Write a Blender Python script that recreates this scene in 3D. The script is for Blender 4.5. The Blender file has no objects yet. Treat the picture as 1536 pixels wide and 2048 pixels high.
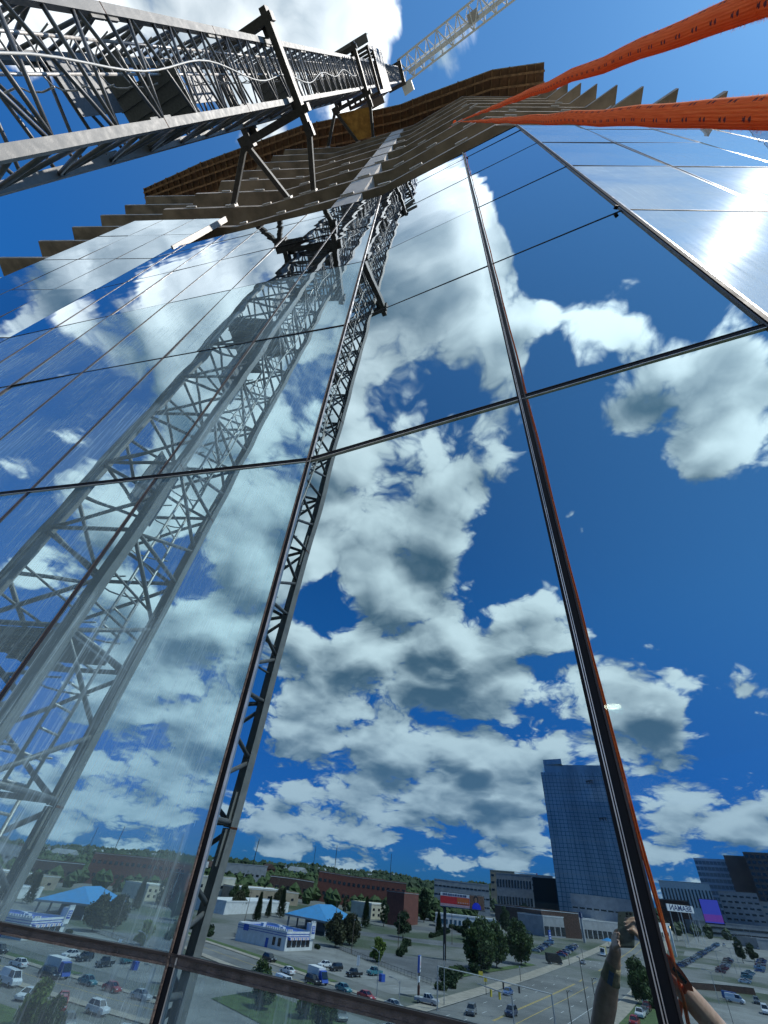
import bpy, bmesh, math, random
from mathutils import Vector, Matrix, Euler, Quaternion
random.seed(7)
rad = math.radians
sc = bpy.context.scene
col = sc.collection
EYE = Vector((0, 0, 20.0))

# ---------------------------------------------------------------- camera
cam_d = bpy.data.cameras.new('camera')
cam_d.sensor_fit = 'VERTICAL'
cam_d.sensor_height = 32.0
cam_d.sensor_width = 24.0
cam_d.lens = 32.0 * 805.4 / 2048.0
cam_d.clip_start = 0.02
cam_d.clip_end = 20000
cam = bpy.data.objects.new('camera', cam_d)
col.objects.link(cam)
PITCH, ROLL = rad(42.43), rad(7.034)
fwd = Vector((0, math.cos(PITCH), math.sin(PITCH)))
up0 = Vector((0, -math.sin(PITCH), math.cos(PITCH)))
rt0 = Vector((1, 0, 0))
rt = rt0 * math.cos(ROLL) + up0 * math.sin(ROLL)
up = up0 * math.cos(ROLL) - rt0 * math.sin(ROLL)
m = Matrix((rt, up, -fwd)).transposed().to_4x4()
m.translation = EYE
cam.matrix_world = m
sc.camera = cam

# ---------------------------------------------------------------- light, sky, exposure
SUN_AZ, SUN_EL = rad(118.9), rad(56.4)
sun_dir = Vector((math.sin(SUN_AZ) * math.cos(SUN_EL), math.cos(SUN_AZ) * math.cos(SUN_EL), math.sin(SUN_EL)))
ld = bpy.data.lights.new('sun', 'SUN')
ld.energy = 5.0
ld.angle = rad(0.53)
ld.color = (1.0, 0.95, 0.87)
sun = bpy.data.objects.new('sun', ld)
sun.rotation_euler = sun_dir.to_track_quat('Z', 'Y').to_euler()
col.objects.link(sun)

sc.view_settings.view_transform = 'Standard'
sc.view_settings.look = 'None'
sc.view_settings.exposure = 0.0
sc.view_settings.gamma = 1.0
sc.view_settings.use_curve_mapping = False
sc.render.engine = 'CYCLES'
cy = sc.cycles
cy.use_denoising = True
cy.max_bounces = 10
cy.glossy_bounces = 6
cy.diffuse_bounces = 3
cy.transparent_max_bounces = 16
cy.transmission_bounces = 6
cy.caustics_reflective = False
cy.caustics_refractive = False
cy.sample_clamp_indirect = 6.0
cy.blur_glossy = 0.0
cy.use_adaptive_sampling = True
cy.adaptive_threshold = 0.02

CLOUDS=[(-0.378,-0.322,0.868,0.126,0.75),(-0.353,-0.188,0.917,0.118,0.75),(-0.275,-0.414,0.868,0.078,0.5),(-0.576,-0.279,0.768,0.168,0.75),(-0.489,-0.17,0.855,0.147,0.75),(-0.689,-0.289,0.665,0.133,0.5),(-0.239,-0.248,0.939,0.113,0.75),(-0.162,-0.214,0.963,0.096,0.5),(-0.812,-0.577,0.085,0.141,0.35),(-0.611,-0.785,0.101,0.102,0.35),(-0.355,-0.928,0.117,0.088,0.4),(-0.909,-0.408,0.08,0.103,0.35),(-0.359,-0.24,0.902,0.229,0.875),(-0.304,-0.102,0.947,0.13,0.75),(-0.221,-0.2,0.955,0.119,0.75),(-0.451,-0.428,0.784,0.179,0.8125),(-0.613,-0.434,0.66,0.196,0.75),(-0.214,-0.315,0.925,0.124,0.75),(-0.129,-0.164,0.978,0.109,0.6875),(-0.133,-0.099,0.986,0.07,0.5),(-0.128,-0.251,0.959,0.076,0.4),(-0.169,-0.361,0.917,0.081,0.35),(-0.268,-0.472,0.84,0.078,0.3),(-0.604,-0.548,0.579,0.109,0.4),(-0.029,-0.49,0.871,0.073,0.6875),(0.051,-0.453,0.89,0.05,0.6875),(0.005,-0.57,0.822,0.058,0.5),(-0.101,-0.627,0.773,0.063,0.5),(-0.037,-0.677,0.736,0.068,0.5),(-0.039,-0.758,0.651,0.065,0.6875),(0.081,-0.708,0.702,0.074,0.6875),(0.092,-0.64,0.763,0.047,0.35),(-0.117,-0.646,0.754,0.059,0.4),(0.067,-0.676,0.734,0.056,0.4),(-0.101,-0.752,0.651,0.055,0.4),(-0.093,-0.409,0.908,0.058,0.35),(-0.283,-0.719,0.635,0.059,0.45),(-0.301,-0.756,0.581,0.042,0.4),(-0.467,-0.751,0.466,0.119,0.5),(-0.374,-0.832,0.409,0.098,0.5),(-0.688,-0.62,0.376,0.188,0.6875),(-0.827,-0.459,0.324,0.151,0.5),(-0.711,-0.522,0.471,0.13,0.5),(-0.219,-0.896,0.387,0.06,0.5),(-0.341,-0.889,0.307,0.097,0.5),(-0.184,-0.934,0.307,0.038,0.5),(-0.858,-0.359,0.368,0.098,0.4),(-0.821,-0.535,0.199,0.157,0.4),(-0.665,-0.708,0.237,0.158,0.5),(-0.504,-0.812,0.296,0.107,0.5),(-0.353,-0.918,0.18,0.102,0.45),(-0.254,-0.957,0.139,0.061,0.5),(-0.039,-0.869,0.494,0.031,0.5),(-0.751,-0.652,0.109,0.108,0.3),(-0.6,-0.781,0.173,0.082,0.35),(-0.856,-0.505,0.108,0.09,0.3),(-0.352,-0.904,0.241,0.067,0.4),(-0.765,-0.46,0.451,0.064,-0.3),(-0.8,-0.38,0.464,0.041,-0.3),(-0.461,-0.649,0.606,0.099,-0.6),(-0.362,-0.638,0.68,0.069,-0.35),(-0.183,-0.833,0.523,0.165,-0.8),(-0.175,-0.713,0.679,0.07,-0.35),(-0.076,-0.842,0.534,0.1,-0.5),(0.033,-0.329,0.944,0.108,-0.6),(0.0,-0.273,0.962,0.067,-0.5),(0.063,-0.564,0.824,0.062,-0.5),(-0.116,-0.484,0.867,0.045,-0.3),(-0.246,-0.608,0.755,0.087,-0.45),(-0.137,-0.892,0.43,0.057,-0.4),(-0.261,-0.93,0.26,0.055,-0.45),(-0.327,-0.797,0.508,0.051,-0.2),(-0.811,-0.584,0.04,0.167,-0.15),(-0.21,-0.953,0.22,0.029,-0.4),(-0.775,-0.383,0.503,0.047,-0.3),(-0.832,-0.243,0.498,0.134,0.35),(-0.702,-0.41,0.582,0.102,0.35),(-0.619,-0.155,0.77,0.113,0.3),(-0.482,-0.198,0.854,0.085,0.35),(-0.736,-0.577,0.355,0.117,0.35),(-0.732,0.031,0.68,0.099,0.25),(-0.839,-0.462,0.289,0.123,0.35),(-0.83,-0.071,0.553,0.085,0.2),(-0.869,-0.075,0.49,0.057,0.3),(-0.619,0.006,0.785,0.089,0.3),(-0.78,-0.061,0.622,0.053,0.3),(-0.786,-0.408,0.464,0.074,-0.4),(-0.867,-0.149,0.476,0.052,-0.2),(-0.789,-0.569,0.23,0.096,0.3),(-0.671,0.115,0.732,0.077,0.2),(-0.335,-0.019,0.942,0.088,0.75),(-0.195,-0.022,0.981,0.079,0.75),(-0.413,-0.021,0.911,0.061,0.75),(-0.111,0.045,0.993,0.052,0.5),(-0.131,-0.006,0.991,0.055,0.5),(-0.524,0.005,0.852,0.07,0.75),(-0.564,-0.009,0.826,0.044,0.5),(-0.267,0.108,0.958,0.047,0.5),(-0.334,0.119,0.935,0.062,0.5),(-0.4,0.142,0.905,0.046,0.35),(-0.492,0.139,0.859,0.043,0.15),(-0.049,-0.018,0.999,0.041,0.3),(0.012,-0.039,0.999,0.04,0.5),(-0.007,-0.011,1.0,0.035,0.45),(0.047,0.008,0.999,0.028,0.35),(0.091,-0.07,0.993,0.025,0.25),(-0.148,-0.051,0.988,0.038,0.5),(0.282,-0.039,0.959,0.158,-0.7),(-0.583,0.211,0.784,0.109,-0.6),(0.402,-0.058,0.914,0.087,-0.6),(-0.605,0.107,0.789,0.05,-0.5),(-0.526,0.098,0.845,0.054,-0.4),(-0.031,-0.056,0.998,0.026,-0.3),(0.137,-0.049,0.989,0.052,-0.5)]

def N(nt, typ, **kw):
    n = nt.nodes.new(typ)
    for k, v in kw.items():
        if k == 'op':
            n.operation = v
        elif k in ('noise_dimensions', 'data_type', 'blend_type', 'interpolation_type', 'wave_type', 'bands_direction',
                   'feature', 'distance', 'sky_type', 'clamp', 'normalize', 'uv_map', 'mapping_type', 'vector_type', 'wave_profile'):
            setattr(n, k, v)
        else:
            key = int(k[1:]) if k[0] == 'i' and k[1:].isdigit() else k.replace('_', ' ')
            if hasattr(v, 'is_output') or isinstance(v, bpy.types.NodeSocket):
                nt.links.new(v, n.inputs[key])
            else:
                n.inputs[key].default_value = v
    return n

def math_(nt, op, a, b=0.0, c=None, clamp=False):
    n = nt.nodes.new('ShaderNodeMath')
    n.operation = op
    n.use_clamp = clamp
    for i, v in enumerate((a, b) if c is None else (a, b, c)):
        if isinstance(v, bpy.types.NodeSocket):
            nt.links.new(v, n.inputs[i])
        else:
            n.inputs[i].default_value = v
    return n.outputs[0]

def vmath(nt, op, a, b=None, scale=None):
    n = nt.nodes.new('ShaderNodeVectorMath')
    n.operation = op
    for i, v in enumerate((a, b)):
        if v is None:
            continue
        if isinstance(v, bpy.types.NodeSocket):
            nt.links.new(v, n.inputs[i])
        else:
            n.inputs[i].default_value = v
    if scale is not None:
        if isinstance(scale, bpy.types.NodeSocket):
            nt.links.new(scale, n.inputs['Scale'])
        else:
            n.inputs['Scale'].default_value = scale
    return n

def maprange(nt, v, a, b, c=0.0, d=1.0, smooth=True):
    n = nt.nodes.new('ShaderNodeMapRange')
    n.interpolation_type = 'SMOOTHSTEP' if smooth else 'LINEAR'
    if isinstance(v, bpy.types.NodeSocket):
        nt.links.new(v, n.inputs[0])
    else:
        n.inputs[0].default_value = v
    for i, x in enumerate((a, b, c, d)):
        n.inputs[i + 1].default_value = x
    return n.outputs[0]

def mixrgb(nt, fac, a, b, mode='MIX'):
    n = nt.nodes.new('ShaderNodeMix')
    n.data_type = 'RGBA'
    n.blend_type = mode
    n.clamp_factor = True
    for idx, v in ((0, fac), (6, a), (7, b)):
        if isinstance(v, bpy.types.NodeSocket):
            nt.links.new(v, n.inputs[idx])
        else:
            n.inputs[idx].default_value = v if idx == 0 else (*v, 1.0)[:4]
    return n.outputs[2]

def noise(nt, vec, scale, detail=4.0, rough=0.55, lac=2.0, dist=0.0):
    n = nt.nodes.new('ShaderNodeTexNoise')
    n.noise_dimensions = '3D'
    if vec is not None:
        nt.links.new(vec, n.inputs['Vector'])
    n.inputs['Scale'].default_value = scale
    n.inputs['Detail'].default_value = detail
    n.inputs['Roughness'].default_value = rough
    n.inputs['Lacunarity'].default_value = lac
    n.inputs['Distortion'].default_value = dist
    return n

SKY_STRENGTH = 0.135
CLOUD_BIAS = 0.55
def build_world():
    w = bpy.data.worlds.new('World')
    sc.world = w
    w.use_nodes = True
    nt = w.node_tree
    nt.nodes.clear()
    out = nt.nodes.new('ShaderNodeOutputWorld')
    bg = nt.nodes.new('ShaderNodeBackground')
    bg.inputs['Strength'].default_value = SKY_STRENGTH
    nt.links.new(bg.outputs[0], out.inputs[0])
    sky = nt.nodes.new('ShaderNodeTexSky')
    sky.sky_type = 'NISHITA'
    sky.sun_disc = False
    sky.sun_elevation = SUN_EL
    sky.sun_rotation = SUN_AZ
    sky.altitude = 300
    sky.air_density = 1.0
    sky.dust_density = 0.25
    sky.ozone_density = 2.6
    tc = nt.nodes.new('ShaderNodeTexCoord')
    d = tc.outputs['Generated']
    sep = nt.nodes.new('ShaderNodeSeparateXYZ')
    nt.links.new(d, sep.inputs[0])
    z = sep.outputs[2]
    # cloud masses: where the sky is full and where it is open
    cover = None
    for x, y, zz, r, wt in CLOUDS:
        dist = vmath(nt, 'DISTANCE', d, (x, y, zz)).outputs['Value']
        k = 1.0 / (r * 1.3)
        mr = math_(nt, 'MULTIPLY_ADD', dist, -k, 1.15, clamp=True)
        cover = math_(nt, 'MULTIPLY_ADD', mr, wt, 0.0 if cover is None else cover)
    cover = math_(nt, 'MINIMUM', math_(nt, 'MAXIMUM', cover, -0.6), 0.95)
    # cumulus: billowed cells broken up by finer noise, in a layer eased towards the horizon
    def layer(dv, det, warp_amt=0.20):
        sp = nt.nodes.new('ShaderNodeSeparateXYZ')
        nt.links.new(dv, sp.inputs[0])
        den = math_(nt, 'ADD', math_(nt, 'MAXIMUM', sp.outputs[2], 0.0), 0.33)
        p = vmath(nt, 'SCALE', dv, scale=math_(nt, 'DIVIDE', 1.0, den)).outputs[0]
        wn = noise(nt, p, 4.0, 3.0, 0.55)
        wv = vmath(nt, 'SCALE', vmath(nt, 'SUBTRACT', wn.outputs['Color'], (0.5, 0.5, 0.5)).outputs[0], scale=warp_amt).outputs[0]
        p1 = vmath(nt, 'ADD', p, wv).outputs[0]
        vo = nt.nodes.new('ShaderNodeTexVoronoi')
        vo.feature = 'F1'
        vo.inputs['Scale'].default_value = 3.3
        vo.inputs['Detail'].default_value = det
        vo.inputs['Roughness'].default_value = 0.55
        vo.inputs['Lacunarity'].default_value = 2.2
        nt.links.new(p1, vo.inputs['Vector'])
        big = noise(nt, p1, 1.7, 2.0, 0.5).outputs[0]
        a_ = math_(nt, 'MULTIPLY', math_(nt, 'SUBTRACT', 0.42, vo.outputs['Distance']), 1.30)
        return math_(nt, 'MULTIPLY_ADD', math_(nt, 'SUBTRACT', big, 0.5), 1.15, a_), p1
    n0, p1 = layer(d, 4.0)
    wisp = noise(nt, p1, 13.0, 5.0, 0.68).outputs[0]
    n0 = math_(nt, 'MULTIPLY_ADD', math_(nt, 'SUBTRACT', wisp, 0.5), 0.62, n0)
    far = maprange(nt, z, 0.05, 0.5, 0.13, 0.0)
    cov = math_(nt, 'ADD', math_(nt, 'ADD', cover, far), CLOUD_BIAS)
    f = math_(nt, 'ADD', n0, cov)
    dens = maprange(nt, f, 0.02, 0.36)
    # second sample a little nearer the sun: shade grows where there is cloud in the way
    sd = vmath(nt, 'DOT_PRODUCT', d, tuple(sun_dir)).outputs['Value']
    perp = vmath(nt, 'NORMALIZE', vmath(nt, 'SUBTRACT', tuple(sun_dir), vmath(nt, 'SCALE', d, scale=sd).outputs[0]).outputs[0]).outputs[0]
    step_ = maprange(nt, z, 0.0, 0.6, 0.03, 0.07)
    d2 = vmath(nt, 'ADD', d, vmath(nt, 'SCALE', perp, scale=step_).outputs[0]).outputs[0]
    n2, _p2 = layer(d2, 1.5)
    nc, _p3 = layer(d, 1.5)
    diff = math_(nt, 'MULTIPLY_ADD', math_(nt, 'SUBTRACT', n0, nc), 0.9, math_(nt, 'SUBTRACT', nc, n2))
    light = maprange(nt, diff, -0.75, 0.75, 0.0, 1.0, False)
    thick = maprange(nt, f, 0.20, 1.45)
    raw = math_(nt, 'SUBTRACT', math_(nt, 'MULTIPLY', light, 1.7), math_(nt, 'MULTIPLY', thick, 0.60))
    bright = maprange(nt, raw, -0.20, 1.10)
    lit = (11.8, 12.4, 12.5)
    grey = (0.95, 1.8, 2.6)
    ccol = mixrgb(nt, bright, grey, lit)
    # clouds near the low sky take some blue from the air in front of them
    air = maprange(nt, z, 0.0, 0.45, 0.52, 0.0)
    ccol = mixrgb(nt, air, ccol, (1.7, 3.0, 4.9))
    # brighter towards the sun
    glow = maprange(nt, sd, 0.6, 1.0, 1.0, 1.6)
    ccol = mixrgb(nt, 1.0, ccol, vmath(nt, 'SCALE', (1, 1, 1), scale=glow).outputs[0], 'MULTIPLY')
    # a deep clear blue, also low down: dry air after rain
    low = maprange(nt, z, -0.02, 0.5, 0.0, 1.0)
    blue = mixrgb(nt, 1.0, sky.outputs[0], mixrgb(nt, low, (0.19, 0.34, 0.78), (0.44, 0.88, 1.22)), 'MULTIPLY')
    anti = maprange(nt, sd, 0.10, 0.85, 0.0, 1.0)
    blue = mixrgb(nt, 1.0, blue, mixrgb(nt, anti, (0.33, 0.86, 1.10), (1.34, 1.28, 1.14)), 'MULTIPLY')
    fin = mixrgb(nt, math_(nt, 'MULTIPLY', dens, 0.96), blue, ccol)
    nt.links.new(fin, bg.inputs[0])
    w.cycles.sampling_method = 'AUTOMATIC'
build_world()

# ---------------------------------------------------------------- helpers
class MB:
    """collects simple solids into one mesh"""
    def __init__(s):
        s.v, s.f, s.mi, s.cur = [], [], [], 0
    def add(s, vs, fs):
        b = len(s.v)
        s.v += [tuple(x) for x in vs]
        s.f += [tuple(b + i for i in f) for f in fs]
        s.mi += [s.cur] * len(fs)
        return s
    BOXF = [(0, 3, 2, 1), (4, 5, 6, 7), (0, 1, 5, 4), (1, 2, 6, 5), (2, 3, 7, 6), (3, 0, 4, 7)]
    def box(s, c, sz, rz=0.0, ax=None):
        c = Vector(c)
        if ax is None:
            ax = (Vector((math.cos(rz), math.sin(rz), 0)), Vector((-math.sin(rz), math.cos(rz), 0)), Vector((0, 0, 1)))
        a, b, e = ax[0] * sz[0] / 2, ax[1] * sz[1] / 2, ax[2] * sz[2] / 2
        s.add([c - a - b - e, c + a - b - e, c + a + b - e, c - a + b - e, c - a - b + e, c + a - b + e, c + a + b + e, c - a + b + e], MB.BOXF)
        return s
    def beam(s, p0, p1, w, h, upv=(0, 0, 1)):
        p0, p1 = Vector(p0), Vector(p1)
        t = (p1 - p0).normalized()
        u = Vector(upv)
        side = t.cross(u)
        if side.length < 1e-4:
            side = t.cross(Vector((1, 0, 0)))
        side.normalize()
        u = side.cross(t).normalized()
        return s.box((p0 + p1) / 2, ((p1 - p0).length, w, h), ax=(t, side, u))
    def tube(s, p0, p1, r, n=8, r1=None, cap=True):
        p0, p1 = Vector(p0), Vector(p1)
        t = (p1 - p0).normalized()
        a = t.orthogonal().normalized()
        b = t.cross(a)
        r1 = r if r1 is None else r1
        vs = [p0 + (a * math.cos(k * 2 * math.pi / n) + b * math.sin(k * 2 * math.pi / n)) * r for k in range(n)]
        vs += [p1 + (a * math.cos(k * 2 * math.pi / n) + b * math.sin(k * 2 * math.pi / n)) * r1 for k in range(n)]
        fs = [(k, (k + 1) % n, n + (k + 1) % n, n + k) for k in range(n)]
        if cap:
            fs += [tuple(range(n - 1, -1, -1)), tuple(range(n, 2 * n))]
        return s.add(vs, fs)
    def path(s, pts, r, n=8, closed=False):
        pts = [Vector(p) for p in pts]
        L = len(pts)
        vs, fs = [], []
        a = None
        for i, p in enumerate(pts):
            t = (pts[min(i + 1, L - 1)] - pts[max(i - 1, 0)]).normalized()
            a = t.orthogonal().normalized() if a is None else (a - t * a.dot(t)).normalized()
            b = t.cross(a)
            rr = r[i] if isinstance(r, (list, tuple)) else r
            vs += [p + (a * math.cos(k * 2 * math.pi / n) + b * math.sin(k * 2 * math.pi / n)) * rr for k in range(n)]
        for i in range(L - 1):
            for k in range(n):
                fs.append((i * n + k, i * n + (k + 1) % n, (i + 1) * n + (k + 1) % n, (i + 1) * n + k))
        fs += [tuple(range(n - 1, -1, -1)), tuple((L - 1) * n + k for k in range(n))]
        return s.add(vs, fs)
    def prism(s, poly, z0, z1):
        n = len(poly)
        area = sum(poly[i][0] * poly[(i + 1) % n][1] - poly[(i + 1) % n][0] * poly[i][1] for i in range(n))
        if area < 0:
            poly = poly[::-1]
        vs = [(x, y, z0) for x, y in poly] + [(x, y, z1) for x, y in poly]
        fs = [tuple(range(n - 1, -1, -1)), tuple(range(n, 2 * n))] + [(i, (i + 1) % n, n + (i + 1) % n, n + i) for i in range(n)]
        return s.add(vs, fs)
    def quad(s, *p):
        return s.add(p, [tuple(range(len(p)))])
    def slab4(s, p, t):
        """four corners p (ccw seen from outside) extruded inwards by vector t"""
        p = [Vector(x) for x in p]
        t = Vector(t)
        q = [x + t for x in p]
        return s.add(p + q, [(0, 1, 2, 3), (7, 6, 5, 4), (0, 4, 5, 1), (1, 5, 6, 2), (2, 6, 7, 3), (3, 7, 4, 0)])
    def mesh(s, name, mats, smooth=False):
        me = bpy.data.meshes.new(name)
        me.from_pydata(s.v, [], s.f)
        for mt in (mats if isinstance(mats, (list, tuple)) else [mats]):
            me.materials.append(mt)
        if len(set(s.mi)) > 1:
            me.polygons.foreach_set('material_index', s.mi)
        if smooth:
            me.polygons.foreach_set('use_smooth', [True] * len(me.polygons))
        me.update()
        return me
    def build(s, name, mats, parent=None, smooth=False, **props):
        return link(name, s.mesh(name, mats, smooth), parent, **props)

def link(name, me, parent=None, loc=None, **props):
    o = bpy.data.objects.new(name, me)
    col.objects.link(o)
    if parent is not None:
        o.parent = parent
        # children are modelled in world space unless loc is given
        if loc is None:
            o.matrix_parent_inverse = INV.get(parent.name, Matrix())
    if loc is not None:
        o.location = loc
    for k, v in props.items():
        o[k] = v
    return o

INV = {}
def thing(name, label, cat, loc=(0, 0, 0), rz=0.0, group=None):
    o = bpy.data.objects.new(name, None)
    col.objects.link(o)
    o.location = loc
    o.rotation_euler = (0, 0, rz)
    o.empty_display_size = 0.2
    o['label'] = label
    o['category'] = cat
    if group:
        o['group'] = group
    INV[o.name] = (Matrix.Translation(Vector(loc)) @ Matrix.Rotation(rz, 4, 'Z')).inverted()
    return o

def tag(o, label, cat, group=None):
    o['label'] = label
    o['category'] = cat
    if group:
        o['group'] = group
    return o

def copy_tree(o, parent=None):
    c = o.copy()
    col.objects.link(c)
    if parent is not None:
        c.parent = parent
    for ch in list(o.children):
        copy_tree(ch, c)
    return c

# ---------------------------------------------------------------- materials
def new_mat(name):
    mt = bpy.data.materials.new(name)
    mt.use_nodes = True
    nt = mt.node_tree
    nt.nodes.clear()
    out = nt.nodes.new('ShaderNodeOutputMaterial')
    return mt, nt, out

def surf(name, c, rough=0.6, metal=0.0, var=0.25, scale=3.0, c2=None, bump=0.0, bscale=30.0, stretch=(1, 1, 1), spec=0.5, detail=5.0, obj=True):
    """matte or metal surface with uneven colour and a little relief"""
    mt, nt, out = new_mat(name)
    b = nt.nodes.new('ShaderNodeBsdfPrincipled')
    nt.links.new(b.outputs[0], out.inputs[0])
    tc = nt.nodes.new('ShaderNodeTexCoord')
    mp = nt.nodes.new('ShaderNodeMapping')
    mp.inputs['Scale'].default_value = stretch
    nt.links.new(tc.outputs['Object'], mp.inputs[0])
    n1 = noise(nt, mp.outputs[0], scale, detail, 0.6)
    f = maprange(nt, n1.outputs[0], 0.3, 0.7)
    a = tuple(x * (1 - var) for x in c)
    bb = c2 if c2 else tuple(min(1, x * (1 + var)) for x in c)
    nt.links.new(mixrgb(nt, f, a, bb), b.inputs['Base Color'])
    nt.links.new(maprange(nt, n1.outputs[0], 0.2, 0.8, max(0.02, rough - 0.1), min(1, rough + 0.1)), b.inputs['Roughness'])
    b.inputs['Metallic'].default_value = metal
    b.inputs['Specular IOR Level'].default_value = spec
    if bump:
        bp = nt.nodes.new('ShaderNodeBump')
        bp.inputs['Strength'].default_value = bump
        bp.inputs['Distance'].default_value = 0.02
        n2 = noise(nt, mp.outputs[0], bscale, 4.0, 0.6)
        nt.links.new(n2.outputs[0], bp.inputs['Height'])
        nt.links.new(bp.outputs[0], b.inputs['Normal'])
    return mt

def glass_mat(name, tint, dust=0.0, streak=0.0, haze=0.0, wave=0.02, r90=(0.9, 0.95, 1.0), thru=0.09, dcol=(0.62, 0.68, 0.68)):
    """reflective coated glazing: mirror tinted head-on, near white at grazing, with dust and run marks"""
    mt, nt, out = new_mat(name)
    lw = nt.nodes.new('ShaderNodeLayerWeight')
    lw.inputs['Blend'].default_value = 0.5
    f5 = math_(nt, 'POWER', lw.outputs['Facing'], 4.0)
    colr = mixrgb(nt, f5, tint, r90)
    tc = nt.nodes.new('ShaderNodeTexCoord')
    oc = tc.outputs['Object']
    g = nt.nodes.new('ShaderNodeBsdfGlossy')
    g.distribution = 'GGX'
    g.inputs['Roughness'].default_value = 0.0
    nt.links.new(colr, g.inputs['Color'])
    # slow waviness of heat-strengthened panes
    if wave:
        bp = nt.nodes.new('ShaderNodeBump')
        bp.inputs['Strength'].default_value = 1.0
        bp.inputs['Distance'].default_value = wave
        mp = nt.nodes.new('ShaderNodeMapping')
        mp.inputs['Scale'].default_value = (1, 1, 1.0)
        nt.links.new(oc, mp.inputs[0])
        n = noise(nt, mp.outputs[0], 1.3, 1.0, 0.4)
        nt.links.new(n.outputs[0], bp.inputs['Height'])
        nt.links.new(bp.outputs[0], g.inputs['Normal'])
    t = nt.nodes.new('ShaderNodeBsdfTransparent')
    tr = mixrgb(nt, f5, (thru, thru * 1.15, thru * 1.2), (0.01, 0.01, 0.01))
    nt.links.new(tr, t.inputs[0])
    add = nt.nodes.new('ShaderNodeAddShader')
    nt.links.new(g.outputs[0], add.inputs[0])
    nt.links.new(t.outputs[0], add.inputs[1])
    last = add.outputs[0]
    if haze:
        g2 = nt.nodes.new('ShaderNodeBsdfGlossy')
        g2.inputs['Roughness'].default_value = 0.28
        g2.inputs['Color'].default_value = (0.9, 0.95, 1.0, 1)
        mpz = nt.nodes.new('ShaderNodeMapping')
        mpz.inputs['Scale'].default_value = (9.0, 9.0, 0.35)
        nt.links.new(oc, mpz.inputs[0])
        nz = noise(nt, mpz.outputs[0], 3.0, 5.0, 0.65)
        fz = math_(nt, 'MULTIPLY', maprange(nt, nz.outputs[0], 0.25, 0.75, 0.55, 1.0), haze)
        mx = nt.nodes.new('ShaderNodeMixShader')
        nt.links.new(fz, mx.inputs[0])
        nt.links.new(last, mx.inputs[1])
        nt.links.new(g2.outputs[0], mx.inputs[2])
        last = mx.outputs[0]
    if dust or streak:
        df = nt.nodes.new('ShaderNodeBsdfDiffuse')
        df.inputs['Color'].default_value = (*dcol, 1)
        mp2 = nt.nodes.new('ShaderNodeMapping')
        mp2.inputs['Scale'].default_value = (14.0, 14.0, 0.55)
        nt.links.new(oc, mp2.inputs[0])
        s1 = noise(nt, mp2.outputs[0], 2.2, 6.0, 0.7, dist=0.6)
        s2 = noise(nt, oc, 0.9, 4.0, 0.6)
        mp3 = nt.nodes.new('ShaderNodeMapping')
        mp3.inputs['Scale'].default_value = (60.0, 60.0, 7.0)
        nt.links.new(oc, mp3.inputs[0])
        s3 = noise(nt, mp3.outputs[0], 1.6, 4.0, 0.7)
        a = math_(nt, 'MULTIPLY', maprange(nt, s1.outputs[0], 0.48, 0.74), maprange(nt, s2.outputs[0], 0.38, 0.66))
        a2 = math_(nt, 'MULTIPLY', maprange(nt, s3.outputs[0], 0.60, 0.74), maprange(nt, s2.outputs[0], 0.34, 0.62))
        a = math_(nt, 'MAXIMUM', a, a2)
        base = math_(nt, 'MULTIPLY', maprange(nt, s2.outputs[0], 0.3, 0.7, 0.6, 1.25), dust)
        fac = math_(nt, 'MULTIPLY_ADD', a, streak, base, clamp=True)
        mx = nt.nodes.new('ShaderNodeMixShader')
        nt.links.new(fac, mx.inputs[0])
        nt.links.new(last, mx.inputs[1])
        nt.links.new(df.outputs[0], mx.inputs[2])
        last = mx.outputs[0]
    nt.links.new(last, out.inputs[0])
    return mt

def emit_mat(name, c, st):
    mt, nt, out = new_mat(name)
    e = nt.nodes.new('ShaderNodeEmission')
    e.inputs[0].default_value = (*c, 1)
    e.inputs[1].default_value = st
    nt.links.new(e.outputs[0], out.inputs[0])
    return mt

M = {}
TINT = (0.34, 0.44, 0.48)
M['glass'] = glass_mat('clean_glazing', TINT, dust=0.006, wave=0.0020)
M['glass_top'] = glass_mat('clean_upper_glazing', (0.34, 0.43, 0.50), dust=0.0, wave=0.004)
M['glass_dusty'] = glass_mat('dusty_glazing', (0.30, 0.45, 0.50), dust=0.20, streak=0.60, dcol=(0.56, 0.72, 0.74), wave=0.002)
M['glass_sill'] = glass_mat('splashed_glazing', (0.26, 0.38, 0.42), dust=0.16, streak=0.5, wave=0.002, dcol=(0.5, 0.6, 0.62))
M['glass_pale'] = glass_mat('pale_upper_glazing', (0.40, 0.50, 0.56), dust=0.15, streak=0.10, wave=0.002, dcol=(0.72, 0.82, 0.86))  # dust layer here paints in a lighter sky reflection on clean panes
M['glass_hazy'] = glass_mat('sunlit_dusty_glazing', (0.36, 0.48, 0.56), dust=0.62, streak=0.2, haze=0.02, wave=0.0015, dcol=(0.72, 0.82, 0.86))
M['gasket'] = surf('black_gasket', (0.008, 0.008, 0.010), 0.6, var=0.3, spec=0.15)
M['frame_dark'] = surf('dark_anodised_frame', (0.045, 0.036, 0.034), 0.4, 0.6, var=0.25, scale=8)
M['frame_brown'] = surf('dusty_brown_ledge', (0.10, 0.075, 0.065), 0.75, 0.2, var=0.45, scale=22, bump=0.4, bscale=120)
M['alu'] = surf('bare_aluminium_trim', (0.55, 0.52, 0.49), 0.35, 0.8, var=0.15, scale=10)
M['concrete'] = surf('slab_concrete', (0.36, 0.31, 0.26), 0.9, var=0.28, scale=1.2, bump=0.35, bscale=40)
M['concrete_lt'] = surf('column_concrete', (0.47, 0.44, 0.40), 0.9, var=0.14, scale=1.0, bump=0.25, bscale=50)
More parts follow.
